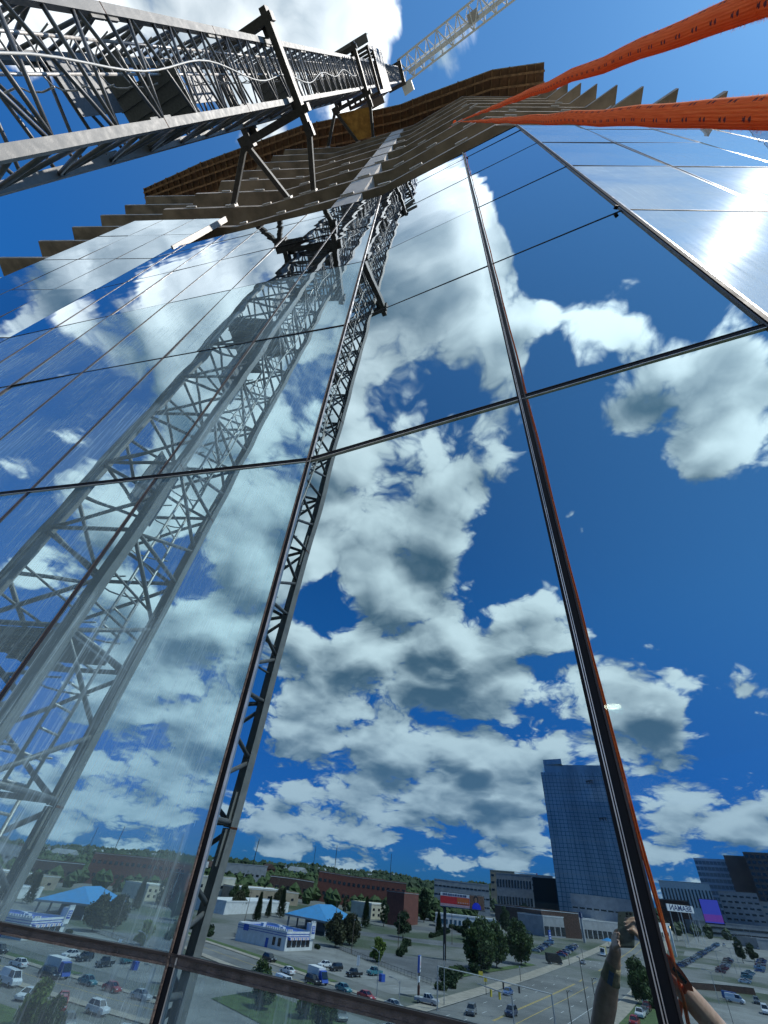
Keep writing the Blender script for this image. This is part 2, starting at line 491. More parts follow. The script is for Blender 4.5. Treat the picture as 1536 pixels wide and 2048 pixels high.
M['soffit'] = surf('slab_soffit', (0.27, 0.215, 0.165), 0.92, var=0.35, scale=0.9, bump=0.3, bscale=18)
M['steel_plate'] = surf('galvanised_plate', (0.46, 0.44, 0.42), 0.5, 0.5, var=0.2, scale=20)
M['timber'] = surf('formwork_timber', (0.24, 0.135, 0.065), 0.8, var=0.4, scale=4, stretch=(1, 1, 5), bump=0.3)
M['ply'] = surf('formwork_plywood', (0.17, 0.085, 0.04), 0.7, var=0.35, scale=2.2)
M['ply_orange'] = surf('orange_plywood', (0.58, 0.25, 0.045), 0.7, var=0.3, scale=2.5, c2=(0.70, 0.36, 0.08))
M['ply_edge'] = surf('weathered_deck_edge', (0.36, 0.34, 0.29), 0.85, var=0.3, scale=3)
M['mast'] = surf('weathered_grey_mast_paint', (0.19, 0.188, 0.178), 0.6, 0.0, var=0.16, scale=6, bump=0.12, bscale=60)
M['mast_bar'] = surf('mast_bar_paint', (0.13, 0.13, 0.13), 0.45, 0.1, var=0.2, scale=9)
M['dark_steel'] = surf('dark_primed_steel', (0.055, 0.05, 0.048), 0.5, 0.3, var=0.3, scale=7)
M['rust'] = surf('rust_stain', (0.28, 0.10, 0.05), 0.85, var=0.4, scale=30)
M['mesh_grey'] = surf('platform_grating', (0.16, 0.165, 0.17), 0.6, 0.4, var=0.2, scale=30)
M['white_paint'] = surf('white_paint', (0.78, 0.78, 0.76), 0.5, var=0.08, scale=6)
M['red_paint'] = surf('red_paint', (0.45, 0.03, 0.03), 0.45, var=0.15)
M['cable'] = surf('pale_grey_cable', (0.55, 0.54, 0.50), 0.5, var=0.1)

# ---------------------------------------------------------------- the glass tower
ZE = EYE.z
KNEE = -5.25
def azd(a):
    return Vector((math.sin(a), math.cos(a), 0))
AZ_R, AZ_L, AZ_R2, AZ_L2 = rad(-62.1), rad(-73.3), rad(-84.962), rad(-83.1)
nR = azd(AZ_R + math.pi / 2); uR = azd(AZ_R + math.pi)
nL = azd(AZ_L + math.pi / 2); uL = azd(AZ_L)            # uL runs away to the left
uR2 = azd(AZ_R2 + math.pi); nR2 = azd(AZ_R2 + math.pi / 2)
uL2 = azd(AZ_L2); nL2 = azd(AZ_L2 + math.pi / 2)
V3 = lambda p, z: Vector((p.x, p.y, z + ZE))
def foldB(z):
    zz = min(max(z, KNEE), 18)
    return V3(nR * 1.5 + uR * (-1.357 - 0.052 * zz), z)
def lineA(z):
    zz = min(max(z, KNEE), 18)
    return V3(nR * 1.5 + uR * (0.034 + 0.010 * zz), z)
def foldC(z):
    zz = min(max(z, KNEE), 18)
    return V3(nR * 1.5 + uR * (1.265 + 0.0145 * zz), z)
def onL(u, z):
    b = foldB(z)
    t = u - (b - EYE).dot(uL)
    return b + uL * t
def foldF(z):
    zz = min(max(z, KNEE), 18)
    return onL(8.9 - 0.105 * (zz - 7), z)
def onL2(t, z):
    return foldF(z) + uL2 * t
def onR2(t, z):
    return foldC(z) + uR2 * t
R3_T = 5.15
uR3 = Vector((0.80, -0.60, 0)).normalized()
def onR3(t, z):
    return onR2(R3_T, z) + uR3 * t

ROWS = [-20, -17.6, -15.1, -12.6, -10.15, -7.7, -5.25, -2.75, -0.24, 2.27, 4.82, 7.40, 10.05, 12.45, 13.40]
tower = thing('glass_tower', 'unfinished tower with folded mirror glass below and bare concrete slabs above', 'building')

def lerp(a, b, t):
    return a + (b - a) * t

def pane(c0, c1, c2, c3, mat, gap=0.012, tilt=0.0025):
    """corners bottom-left, bottom-right, top-right, top-left seen from the street"""
    n = (c1 - c0).cross(c3 - c0).normalized()
    if n.dot(EYE - c0) < 0:
        n = -n
    cen = (c0 + c1 + c2 + c3) / 4
    pts = []
    for p in (c0, c1, c2, c3):
        dd = (cen - p)
        pts.append(p + dd.normalized() * gap * 1.4)
    # every pane sits a hair out of true
    ax = Vector((random.uniform(-1, 1), random.uniform(-1, 1), random.uniform(-1, 1)))
    q = Quaternion(ax - n * ax.dot(n), random.gauss(0, tilt * 1.7))
    o = bpy.data.objects.new('glass_pane', None)
    mb = MB().slab4([q @ (p - cen) for p in pts], n * -0.024)
    me = mb.mesh('glass_pane', M[mat])
    return link('glass_pane', me, tower, loc=cen)

def facet(lines, rows, mats, mull, trans, skip=()):
    """lines: functions of z from left to right seen from the street"""
    for j in range(len(rows) - 1):
        z0, z1 = rows[j], rows[j + 1]
        for i in range(len(lines) - 1):
            if (i, j) in skip:
                continue
            mt = mats(i, z0)
            pane(lines[i](z0), lines[i + 1](z0), lines[i + 1](z1), lines[i](z1), mt)

def bar(name, p0, p1, n, w, dep, back, mat):
    """facade bar: width w in the facade plane, standing dep proud of the glass, back behind it"""
    t = (p1 - p0).normalized()
    side = n.cross(t).normalized()
    c = (p0 + p1) / 2 + n * (dep - back) / 2
    return MB().box((0, 0, 0), ((p1 - p0).length, w, dep + back), ax=(t, side, n)).mesh(name, M[mat]), c

def knee_bar(name, ln, z0, z1, n, w, dep, back, mat, off=None):
    off = off or Vector((0, 0, 0))
    for a, b in ((z0, KNEE), (KNEE, z1)):
        add_bar(name, ln(a) + off, ln(b) + off, n, w, dep, back, mat)
def add_bar(name, p0, p1, n, w, dep, back, mat):
    me, c = bar(name, p0, p1, n, w, dep, back, mat)
    return link(name, me, tower, loc=c)

nRo, nLo, nR2o, nL2o = -nR, -nL, -nR2, -nL2
nR3o = Vector((-uR3.y, uR3.x, 0)); nR3o = nR3o if nR3o.dot(-nR2) > 0 else -nR3o

def mats_R(i, z):
    return 'glass_sill' if z < -0.3 else ('glass_top' if z > 7.3 else 'glass')
def mats_L(i, z):
    return 'glass_sill' if z < -0.3 else ('glass_top' if z > 7.3 else 'glass_dusty')
def mats_R2(i, z):
    return 'glass_pale' if z > 7.3 else 'glass_hazy'
L_U = [7.7, 6.40, 5.12, 3.81, 2.485]
linesL = [foldF] + [(lambda z, u=u: onL(u, z)) for u in L_U] + [foldB]
linesR = [foldB, lineA, foldC]
R2_T = [0, 1.33, 2.78, 4.0, R3_T]
linesR2 = [(lambda z, t=t: onR2(t, z)) for t in R2_T]
linesR3 = [(lambda z, t=t: onR3(t, z)) for t in (0, 1.3)]
L2_T = [3.4, 2.3, 1.12, 0]
linesL2 = [(lambda z, t=t: onL2(t, z)) for t in L2_T]
facet(linesL, ROWS, mats_L, None, None)
facet(linesR, ROWS, mats_R, None, None)
facet(linesR2, ROWS, mats_R2, None, None)
facet(linesR3, ROWS, mats_R2, None, None)
ROWS2 = ROWS[:-1] + [14.9, 16.95]
facet(linesL2, ROWS2, lambda i, z: 'glass_top', None, None)

# vertical members
zb, zt = -20, ROWS[-1]
for u in L_U:
    knee_bar('mullion', lambda z, u=u: onL(u, z), zb, zt, nLo, 0.020, 0.006, 0.02, 'frame_dark')
    knee_bar('mullion_lip', lambda z, u=u: onL(u + 0.013, z), zb, zt, nLo, 0.005, 0.008, 0.02, 'frame_brown')
for t in R2_T[1:-1]:
    knee_bar('mullion', lambda z, t=t: onR2(t, z), zb, zt, nR2o, 0.012, 0.003, 0.02, 'frame_dark')
    knee_bar('mullion_lip', lambda z, t=t: onR2(t + 0.05, z), zb, zt, nR2o, 0.005, 0.003, 0.02, 'frame_dark')
for t in L2_T[1:-1]:
    knee_bar('mullion', lambda z, t=t: onL2(t, z), zb, 16.95, nL2o, 0.014, 0.004, 0.02, 'frame_dark')
# fold at B: dark joint with a brown and a pale lip
knee_bar('mullion', foldB, zb, zt, (nRo + nLo).normalized(), 0.026, 0.008, 0.03, 'gasket')
knee_bar('mullion_lip', foldB, zb, zt, nLo, 0.007, 0.013, 0.01, 'frame_brown', uL * 0.016)
knee_bar('mullion_lip', foldB, zb, zt, nRo, 0.005, 0.010, 0.01, 'alu', uR * 0.016)
# the deep mullion straight ahead
knee_bar('mullion', lineA, zb, zt, nRo, 0.042, 0.010, 0.05, 'gasket', uR * 0.004)
for off, w, mt in ((-0.0055, 0.0028, 'alu'), (0.001, 0.0022, 'alu'), (0.0285, 0.006, 'frame_dark')):
    knee_bar('mullion_lip', lineA, zb, zt, nRo, w, 0.016, 0.01, mt, uR * off)
# corner at C
nC = (nRo + nR2o).normalized()
knee_bar('corner_trim', foldC, zb, zt, nC, 0.024, 0.014, 0.03, 'gasket')
knee_bar('corner_trim', foldC, zb, zt, nRo, 0.010, 0.012, 0.01, 'frame_dark', uR * -0.020)
knee_bar('corner_trim', foldC, zb, zt, nR2o, 0.016, 0.014, 0.01, 'alu', uR2 * 0.024)
# end edge of the higher glazing on the left
for z0, z1 in ((13.42, 16.95),):
    add_bar('edge_trim', foldF(z0) + uR * 0.05, foldF(z1) + uR * 0.05, nLo, 0.06, 0.04, 0.12, 'steel_plate')
# horizontal members
def transoms(lines, n, rows, first, last):
    for z in rows:
        if z <= -19.9:
            continue
        p0, p1 = first(z), last(z)
        if abs(z + 0.24) < 0.01:
            add_bar('transom', p0, p1, n, 0.015, 0.008, 0.03, 'frame_brown')
            add_bar('transom_ledge', p0 + Vector((0, 0, 0.011)), p1 + Vector((0, 0, 0.011)), n, 0.006, 0.012, 0.03, 'frame_dark')
            add_bar('transom_ledge', p0 - Vector((0, 0, 0.011)), p1 - Vector((0, 0, 0.011)), n, 0.006, 0.010, 0.03, 'frame_brown')
        elif abs(z - 2.27) < 0.01:
            add_bar('transom', p0, p1, n, 0.030, 0.008, 0.03, 'gasket')
            add_bar('transom_lip', p0 - Vector((0, 0, 0.0185)), p1 - Vector((0, 0, 0.0185)), n, 0.004, 0.010, 0.02, 'alu')
            add_bar('transom_lip', p0 + Vector((0, 0, 0.0185)), p1 + Vector((0, 0, 0.0185)), n, 0.004, 0.012, 0.02, 'frame_dark')
        else:
            add_bar('transom', p0, p1, n, 0.018, 0.004, 0.02, 'gasket')
transoms(linesL, nLo, ROWS, foldF, foldB)
transoms(linesR, nRo, ROWS, foldB, foldC)
transoms(linesR2, nR2o, ROWS, lambda z: onR2(0, z), lambda z: onR2(R3_T, z))
transoms(linesR3, nR3o, ROWS, lambda z: onR3(0, z), lambda z: onR3(1.3, z))
transoms(linesL2, nL2o, ROWS2, lambda z: onL2(3.4, z), lambda z: onL2(0, z))
# small black fixings on the joints
for p in (lineA(12.3) + uR * 0.07, onR2(-0.06, 4.86) + nRo * 0.01):
    MB().box(p, (0.03, 0.03, 0.03)).build('fixing', M['gasket'], tower)

# ---- concrete frame
FL = 3.35
FRONT = [(-23.0, 8.83), (-12.4, 7.65), (-10.88, 4.80), (-6.5, 4.25), (-1.28, 2.58), (1.87, 0.86), (6.9, 0.44), (7.95, -0.36)]
BACK = [(10.6, 7.5), (8.5, 22.0), (-18.0, 25.0), (-26.0, 21.0)]
def off_front(poly, d):
    out = []
    for i, p in enumerate(poly):
        a = Vector(poly[max(i - 1, 0)]); b = Vector(poly[min(i + 1, len(poly) - 1)])
        t = (b - a).normalized()
        nn = Vector((t.y, -t.x))
        out.append((p[0] + nn.x * d, p[1] + nn.y * d))
    return out
slab_polys = FRONT + BACK
for k in range(-6, 8):
    z = ZE + (5.04 + k) * FL
    mb = MB()
    mb.cur = 1
    mb.prism(slab_polys, z - 0.13, z + 0.11)
    mb.mi[0] = 0                                        # underside takes the darker, browner soffit colour
    mb.build('floor_slab', [M['soffit'], M['concrete']], tower)
# slab edge anchors: shallow steel pockets on the two lowest open slabs and fewer above
def along(poly, s):
    for i in range(len(poly) - 1):
        a, b = Vector(poly[i]), Vector(poly[i + 1])
        L = (b - a).length
        if s <= L:
            t = (b - a) / L
            return a + t * s, t
        s -= L
    return None
seg = FRONT[2:]
rnd = random.Random(3)
for k, step in ((0, 1.30), (1, 1.45), (2, 1.9), (3, 3.1), (4, 4.2)):
    z = ZE + (5.04 + k) * FL
    s = 0.9 + 0.3 * k
    while s < 19:
        r = along(seg, s)
        if r is None:
            break
        p, t = r
        nn = Vector((t.y, -t.x))
        ln = rnd.uniform(0.28, 0.5)
        c = Vector((p.x, p.y, z + 0.05)) + Vector((nn.x, nn.y, 0)) * 0.035
        MB().box((0, 0, 0), (ln, 0.05, 0.10), ax=(Vector((t.x, t.y, 0)), Vector((nn.x, nn.y, 0)), Vector((0, 0, 1)))).build('anchor_plate', M['steel_plate'], tower).location = c
        s += step * rnd.uniform(0.8, 1.2)
# columns: one flush with the edge, others set back
def column(x, y, w, d, ang, z0, z1, mt):
    MB().box((x, y, (z0 + z1) / 2), (w, d, z1 - z0), rz=ang).build('concrete_column', M[mt], tower)
angL = math.atan2(1.67, -5.22)
tdir = Vector((FRONT[4][0] - FRONT[3][0], FRONT[4][1] - FRONT[3][1])).normalized()
pc = Vector(FRONT[4]) - tdir * 1.22
nin = Vector((-tdir.y, tdir.x))
nin = nin if nin.y > 0 else -nin
for k in range(-6, 8):
    za = ZE + (5.04 + k) * FL + 0.112 - FL
    zc = ZE + (5.04 + k) * FL - 0.132
    cc = pc + nin * 0.30
    column(cc.x, cc.y, 0.86, 0.56, math.atan2(tdir.y, tdir.x), za, zc, 'concrete_lt')
    for x, y in ((-8.6, 6.4), (-16, 10.4), (5.2, 4.2), (-3.5, 8.5), (2.0, 9.5), (-11, 13), (-21.0, 10.6)):
        column(x, y, 0.6, 0.6, 0.1, za, zc, 'concrete')
MB().box((-2, 14, ZE + 12), (9, 7, 64)).build('lift_core', M['concrete'], tower)
# lit downlight in the room behind the pane
lz = ZE + (5.04 - 4) * FL - 0.135
lx = 10.7
lp = azd(rad(31.5)) * lx
MB().tube((lp.x, lp.y, lz - 0.02), (lp.x, lp.y, lz), 0.17, 24).build('downlight', emit_mat('warm_downlight', (1.0, 0.88, 0.62), 60.0), tower)

# ---- timber formwork deck at the top
ZF = ZE + 13.03 * FL
form = thing('formwork_deck', 'brown timber and plywood formwork deck overhanging the top of the tower', 'formwork', loc=(0, 0, ZF))
OUT = [(-25.0, 9.05), (-19.3, 6.75), (-10.4, 3.65), (-2.6, 1.78), (-0.78, 1.09), (3.86, -0.56), (7.43, -1.22)]
INN = [(-25.5, 13.0), (-19.0, 12.0), (-10.0, 9.0), (-2.0, 7.0), (0.8, 6.2), (5.0, 5.0), (9.3, 4.4)]
for i in range(len(OUT) - 1):
    a, b, c, d = Vector(OUT[i]), Vector(OUT[i + 1]), Vector(INN[i + 1]), Vector(INN[i])
    n = max(1, round((b - a).length / 1.25))
    for k in range(n):
        q = [a.lerp(b, k / n), a.lerp(b, (k + 1) / n), d.lerp(c, (k + 1) / n), d.lerp(c, k / n)]
        e = 0.006
        MB().prism([tuple(v) for v in q], ZF + 0.30 + rnd.uniform(0, 0.006), ZF + 0.325).build('plywood_panel', M['ply'], form)
        # a joist under each sheet joint, ends standing proud of the sheet
        t = (q[3] - q[0]).normalized()
        s0 = q[0] - t * rnd.uniform(0.0, 0.10)
        MB().beam((s0.x, s0.y, ZF + 0.20), (q[3].x, q[3].y, ZF + 0.20), 0.08, 0.19).build('timber_joist', M['timber'], form)
        s1 = q[0].lerp(q[1], 0.5)
        s2 = q[3].lerp(q[2], 0.5)
        MB().beam((s1.x, s1.y, ZF + 0.225), (s2.x, s2.y, ZF + 0.225), 0.05, 0.14).build('timber_joist', M['timber'], form)
    for f in (0.07, 0.17, 0.28, 0.40):
        p0, p1 = a.lerp(d, f), b.lerp(c, f)
        MB().beam((p0.x, p0.y, ZF + 0.02 + 0.002 * i), (p1.x, p1.y, ZF + 0.02 + 0.002 * i), 0.12, 0.16).build('timber_beam', M['timber'], form)
    tt = (b - a).normalized()
    MB().beam((a.x, a.y, ZF + 0.36), (b.x, b.y, ZF + 0.36), 0.05, 0.14).build('edge_board', M['ply_edge'], form)
# steel props between top slab and deck
for s in range(12):
    r = along(FRONT[1:], 1.0 + s * 1.75)
    if r:
        p, t = r
        nn = Vector((t.y, -t.x))
        p = p - nn * 0.7
        MB().tube((p.x, p.y, ZE + 12.04 * FL + 0.11), (p.x, p.y, ZF - 0.06), 0.05, 8).build('steel_prop', M['dark_steel'], form)

# ---------------------------------------------------------------- tower crane
CA, CB2, CC_, CD_ = Vector((-5.168, 1.143, 0)), Vector((-5.899, -0.366, 0)), Vector((-6.677, 1.875, 0)), Vector((-7.408, 0.366, 0))
CEN = (CA + CB2 + CC_ + CD_) / 4
E1 = (CB2 - CA).normalized()
E2 = (CC_ - CA).normalized()
HS = 0.839
crane_rz = math.atan2(E1.y, E1.x)
crane = thing('tower_crane', 'grey lattice tower crane mast standing beside the unfinished tower', 'crane', loc=(CEN.x, CEN.y, 0), rz=crane_rz)
# local frame: x along E1 (away from the tower), y along -E2 or E2
SY = 1 if Vector((-E1.y, E1.x, 0)).dot(E2) > 0 else -1
def corner(i):
    return [(-HS, -HS * SY), (HS, -HS * SY), (HS, HS * SY), (-HS, HS * SY)][i]     # a, b, d, c
SH, NB = 5.1, 6
def l_chord(i, sec_h):
    x, y = corner(i)
    sx, sy = (-1 if x > 0 else 1), (-1 if y > 0 else 1)
    mb = MB()
    mb.box((x + sx * 0.075, y + sy * 0.075, sec_h / 2), (0.15, 0.15, sec_h - 0.012))
    mb.cur = 1
    for z in (0.0, sec_h):                        # rusty joint line between sections
        mb.box((x + sx * 0.075, y - sy * 0.001, z), (0.15, 0.004, 0.022))
        mb.box((x - sx * 0.001, y + sy * 0.075, z), (0.004, 0.15, 0.022))
    mb.cur = 0
    mb.box((x + sx * 0.17, y + sy * 0.075, sec_h - 0.22), (0.05, 0.06, 0.40))     # bolt lugs
    mb.box((x + sx * 0.17, y + sy * 0.075, 0.22), (0.05, 0.06, 0.40))
    return mb.mesh('chord', [M['mast'], M['rust']])
chord_me = [l_chord(i, SH) for i in range(4)]
# braces: four faces, zigzag diagonals with a strut at every second node
brace_me = []
hb = SH / NB
for f in range(4):
    (x0, y0), (x1, y1) = corner(f), corner((f + 1) % 4)
    ins = 0.05
    cx, cyy = (x0 + x1) / 2, (y0 + y1) / 2
    nx, ny = cx / HS, cyy / HS
    def pt(t, z):
        tt = 0.06 + 0.88 * t
        return (x0 + (x1 - x0) * tt - nx * ins, y0 + (y1 - y0) * tt - ny * ins, z)
    for k in range(NB):
        a, b = (0, 1) if k % 2 == 0 else (1, 0)
        brace_me.append(MB().tube(pt(a, k * hb + 0.03), pt(b, (k + 1) * hb - 0.03), 0.034, 7).mesh('brace', M['mast_bar'], True))
    for k in range(0, NB, 2):
        brace_me.append(MB().tube(pt(0, k * hb + 0.06), pt(1, k * hb + 0.06), 0.036, 7).mesh('brace', M['mast_bar'], True))
all_br = MB()
for f in range(4):
    (x0, y0), (x1, y1) = corner(f), corner((f + 1) % 4)
    for k in range(NB):
        a, b = (0, 1) if k % 2 == 0 else (1, 0)
        p = lambda t, z: (x0 + (x1 - x0) * (0.06 + 0.88 * t), y0 + (y1 - y0) * (0.06 + 0.88 * t), z)
        all_br.tube(p(a, k * hb + 0.03), p(b, (k + 1) * hb - 0.03), 0.034, 5)
        if k % 2 == 0:
            all_br.tube(p(0, k * hb + 0.06), p(1, k * hb + 0.06), 0.036, 5)
all_br_me = all_br.mesh('bracing', M['mast_bar'], True)
lad = MB()
for s in (-1, 1):
    lad.tube((0.30 + s * 0.22, 0.45, 0), (0.30 + s * 0.22, 0.45, SH), 0.025, 6)
for k in range(17):
    lad.tube((0.08, 0.45, 0.15 + k * 0.3), (0.52, 0.45, 0.15 + k * 0.3), 0.018, 5)
for k in range(6):                                        # ladder hoops
    lad.path([(0.30 + 0.36 * math.cos(q), 0.45 - 0.62 * math.sin(q) * 1.0, 0.5 + k * 0.85) for q in [math.pi * j / 8 for j in range(9)]], 0.014, 5)
lad_me = lad.mesh('ladder', M['steel_plate'], True)
plat = MB()
plat.box((-0.30, 0.0, 0.0), (0.95, 1.62, 0.035))
plat.box((0.45, -0.48, 0.0), (0.53, 0.66, 0.033))
for k in range(5):
    plat.box((-0.72 + k * 0.22, 0, -0.04), (0.03, 1.64, 0.05))
plat_me = plat.mesh('rest_platform', M['mesh_grey'])
rail_me = MB().tube((-0.75, 0, 0), (0.7, 0, 0), 0.02, 5).mesh('platform_rail', M['mast_bar'], True)
NSEC = 21
for s in range(NSEC):
    z = s * SH
    e = bpy.data.objects.new('mast_section', None)
    col.objects.link(e)
    e.parent = crane
    e.location = (0, 0, z)
    for i in range(4):
        link('chord', chord_me[i], e, loc=(0, 0, 0))
    if 3 <= s <= 10:
        for me in brace_me:
            link('brace', me, e, loc=(0, 0, 0))
    else:
        link('bracing', all_br_me, e, loc=(0, 0, 0), kind='stuff')
    link('ladder', lad_me, e, loc=(0, 0, 0))
    if s % 2:
        continue
    pl = link('rest_platform', plat_me, e, loc=(0, 0, 1.7))
    for sy in (-0.74, 0.74):
        for zz in (2.25, 2.75):
            link('platform_rail', rail_me, e, loc=(0, sy, zz))
CR = lambda x, y, z: Vector((CEN.x, CEN.y, 0)) + E1 * x + E2 * y * 1.0 + Vector((0, 0, z))
# solid cladding plates on some bays inside the mast
for z in (26.0, 31.0, 36.4):
    MB().box(CR(0.3, 0.5, z), (0.9, 0.02, 1.5), ax=(E1, E2, Vector((0, 0, 1)))).build('mesh_panel', M['mesh_grey'], crane)
# loose supply cable down the face
pts = []
for k in range(60):
    t = k / 59
    z = ZE + 5.5 + t * 34
    pts.append(CR(-0.10 + 0.34 * math.sin(t * 9.0) * (0.55 - 0.3 * t) + 0.12 * math.sin(t * 31), -HS - 0.06, z))
MB().path(pts, 0.017, 8).build('supply_cable', M['cable'], crane, smooth=True)
# tie collars and struts to the slabs
def channel(mb, p0, p1, w=0.17, h=0.19):
    p0, p1 = Vector(p0), Vector(p1)
    mb.beam(p0, p1, w, h)
    return mb
def tie(z, ends, board=False):
    c = 0.30
    for (xa, ya), (xb, yb) in (((-HS - 0.85, -HS - c), (HS + 0.55, -HS - c)), ((-HS - 0.5, HS + c), (HS + 0.5, HS + c)),
                               ((-HS - c, -HS - 0.6), (-HS - c, HS + 0.6)), ((HS + c, -HS - 0.5), (HS + c, HS + 0.5))):
        dz = 0.0 if abs(ya - yb) < 1e-6 else 0.012
        MB().beam(CR(xa, ya, z + dz), CR(xb, yb, z + dz), 0.22, 0.42).build('tie_collar', M['dark_steel'], crane)
    for x, y in ((-HS, -HS), (HS, -HS), (-HS, HS), (HS, HS)):
        MB().box(CR(x * 1.16, y * 1.16, z + 0.26), (0.34, 0.34, 0.2), ax=(E1, E2, Vector((0, 0, 1)))).build('tie_clamp', M['dark_steel'], crane)
    near, far = CR(-HS - 0.85, -HS - c, z), CR(-HS - c, HS + 0.55, z)
    MB().box(far, (0.42, 0.36, 0.26), ax=(E1, E2, Vector((0, 0, 1)))).build('tie_bracket', M['dark_steel'], crane)
    MB().box(near, (0.40, 0.30, 0.30), ax=(E1, E2, Vector((0, 0, 1)))).build('tie_bracket', M['dark_steel'], crane)
    for frm, (x, y) in ((near, ends[2]), (far, ends[1]), (far, ends[0])):
        q = Vector((x, y, z + 0.02))
        o = channel(MB(), frm, q).build('tie_strut', M['dark_steel'], crane)
        t = (q - frm).normalized()
        sd = t.cross(Vector((0, 0, 1))).normalized()
        for sgn in (-1, 1):
            MB().beam(frm + sd * sgn * 0.088, q + sd * sgn * 0.088, 0.012, 0.20).build('strut_flange', M['mast'], o)
        MB().box(q, (0.30, 0.16, 0.34), rz=-0.3).build('slab_bracket', M['steel_plate'], crane)
    if board:
        a, b = far.lerp(Vector((*ends[1], z)), 0.08), far.lerp(Vector((*ends[1], z)), 0.93)
        a2, b2 = near.lerp(Vector((*ends[2], z)), 0.08), near.lerp(Vector((*ends[2], z)), 0.93)
        up_ = Vector((0, 0, 0.13))
        MB().slab4([a + up_, b + up_, b2 + up_, a2 + up_], Vector((0, 0, 0.03))).build('plywood_deck', M['ply_orange'], crane)
tie(ZE + 20.35, [(-7.9, 4.42), (-5.5, 3.95), (-4.45, 3.62)])
tie(ZE + 40.45, [(-7.6, 4.40), (-5.3, 3.90), (-4.2, 3.56)], board=True)
# climbing cage near the top
zc = ZE + 47
cage = MB()
for x in (-1.3, 1.3):
    for y in (-1.3, 1.3):
        cage.beam(CR(x, y, zc), CR(x, y, zc + 11), 0.22, 0.22, E1)
for z in (0.1, 3.6, 7.2, 10.9):
    for (a, b) in (((-1.3, -1.3), (1.3, -1.3)), ((1.3, -1.3), (1.3, 1.3)), ((1.3, 1.3), (-1.3, 1.3)), ((-1.3, 1.3), (-1.3, -1.3))):
        cage.beam(CR(*a, zc + z), CR(*b, zc + z), 0.18, 0.30)
cage.build('climbing_cage', M['dark_steel'], crane)
pan = MB()
for k in range(4):
    pan.beam(CR(-1.2, -1.36, zc + 4.3 + k * 1.8), CR(1.2, -1.36, zc + 4.3 + k * 1.8), 0.05, 1.5)
pan.build('cage_panel', M['mesh_grey'], crane)
cat = MB()
for x in (1.75, -1.75):
    cat.beam(CR(x, -1.5, zc + 0.1), CR(x, 1.5, zc + 0.1), 0.5, 0.06)
    for z in (0.5, 1.0):
        cat.beam(CR(x * 1.13, -1.5, zc + 0.1 + z), CR(x * 1.13, 1.5, zc + 0.1 + z), 0.04, 0.04)
cat.build('cage_walkway', M['mesh_grey'], crane)
zt2 = NSEC * SH
MB().beam(CR(0, 0, zt2), CR(0, 0, zt2 + 1.2), 2.6, 2.6, E1).build('slewing_ring', M['dark_steel'], crane)
JD = Vector((0.84, -0.545, 0)).normalized()
JS = Vector((-JD.y, JD.x, 0))
top = CR(0, 0, zt2 + 1.2)
MB().box(top + JS * 1.9 + JD * 1.2 + Vector((0, 0, 0.6)), (1.5, 1.2, 2.0), rz=math.atan2(JD.y, JD.x)).build('operator_cab', M['white_paint'], crane)
tw = MB()
for s in (-1, 1):
    for s2 in (-1, 1):
        tw.beam(top + JS * s * 0.8 + JD * s2 * 0.8, top + Vector((0, 0, 8)) + JS * s * 0.15 + JD * s2 * 0.15, 0.16, 0.16)
tw.build('tower_head', M['mast'], crane)
def truss(nm, start, length, w, h, mt):
    a0, a1 = start, start + JD * length
    par = crane
    for s in (-1, 1):
        MB().beam(a0 + JS * s * w / 2, a1 + JS * s * w / 2, 0.24, 0.24).build(nm + '_chord', M[mt], par)
    MB().beam(a0 + Vector((0, 0, h)), a1 + Vector((0, 0, h)), 0.24, 0.24).build(nm + '_chord', M[mt], par)
    n = int(length / 1.5)
    for k in range(n):
        p, q = a0 + JD * (k * length / n), a0 + JD * ((k + 1) * length / n)
        s = 1 if k % 2 else -1
        mb = MB()
        mb.tube(p + JS * s * w / 2, q - JS * s * w / 2, 0.08, 5)
        mb.tube(p - JS * w / 2, p + JS * w / 2, 0.08, 5)
        md = (p + q) / 2 + Vector((0, 0, h))
        for ss in (-1, 1):
            mb.tube(p + JS * ss * w / 2, md, 0.07, 5)
            mb.tube(q + JS * ss * w / 2, md, 0.07, 5)
        mb.build(nm + '_lacing', M[mt], par)
truss('jib', top + JD * 1.0, 46, 2.6, 1.8, 'white_paint')
truss('counter_jib', top - JD * 5.0, 4.0, 1.6, 1.2, 'mast')
for s_ in (-1, 1):
    MB().beam(top + JD * 1.0 + JS * s_ * 1.3 + Vector((0, 0, 0.3)), top + JD * 47 + JS * s_ * 1.3 + Vector((0, 0, 0.3)), 0.05, 0.5).build('jib_side_plate', M['white_paint'], crane)
jw = MB()
jw.beam(top + JD * 2 + Vector((0, 0, 0.12)) + JS * 0.5, top + JD * 22 + Vector((0, 0, 0.12)) + JS * 0.5, 0.5, 0.04)
jw.build('jib_walkway', M['white_paint'], crane)
MB().box(top + JD * 12 + Vector((0, 0, 0.5)), (1.4, 1.0, 0.9), rz=math.atan2(JD.y, JD.x)).build('hoist_winch', M['steel_plate'], crane)
MB().box(top + JD * 24 + Vector((0, 0, -0.35)), (1.2, 1.7, 0.5), rz=math.atan2(JD.y, JD.x)).build('trolley', M['red_paint'], crane)
MB().box(top - JD * 4.2 + Vector((0, 0, -0.6)), (1.2, 1.5, 2.2), rz=math.atan2(JD.y, JD.x)).build('counterweight', M['concrete'], crane)

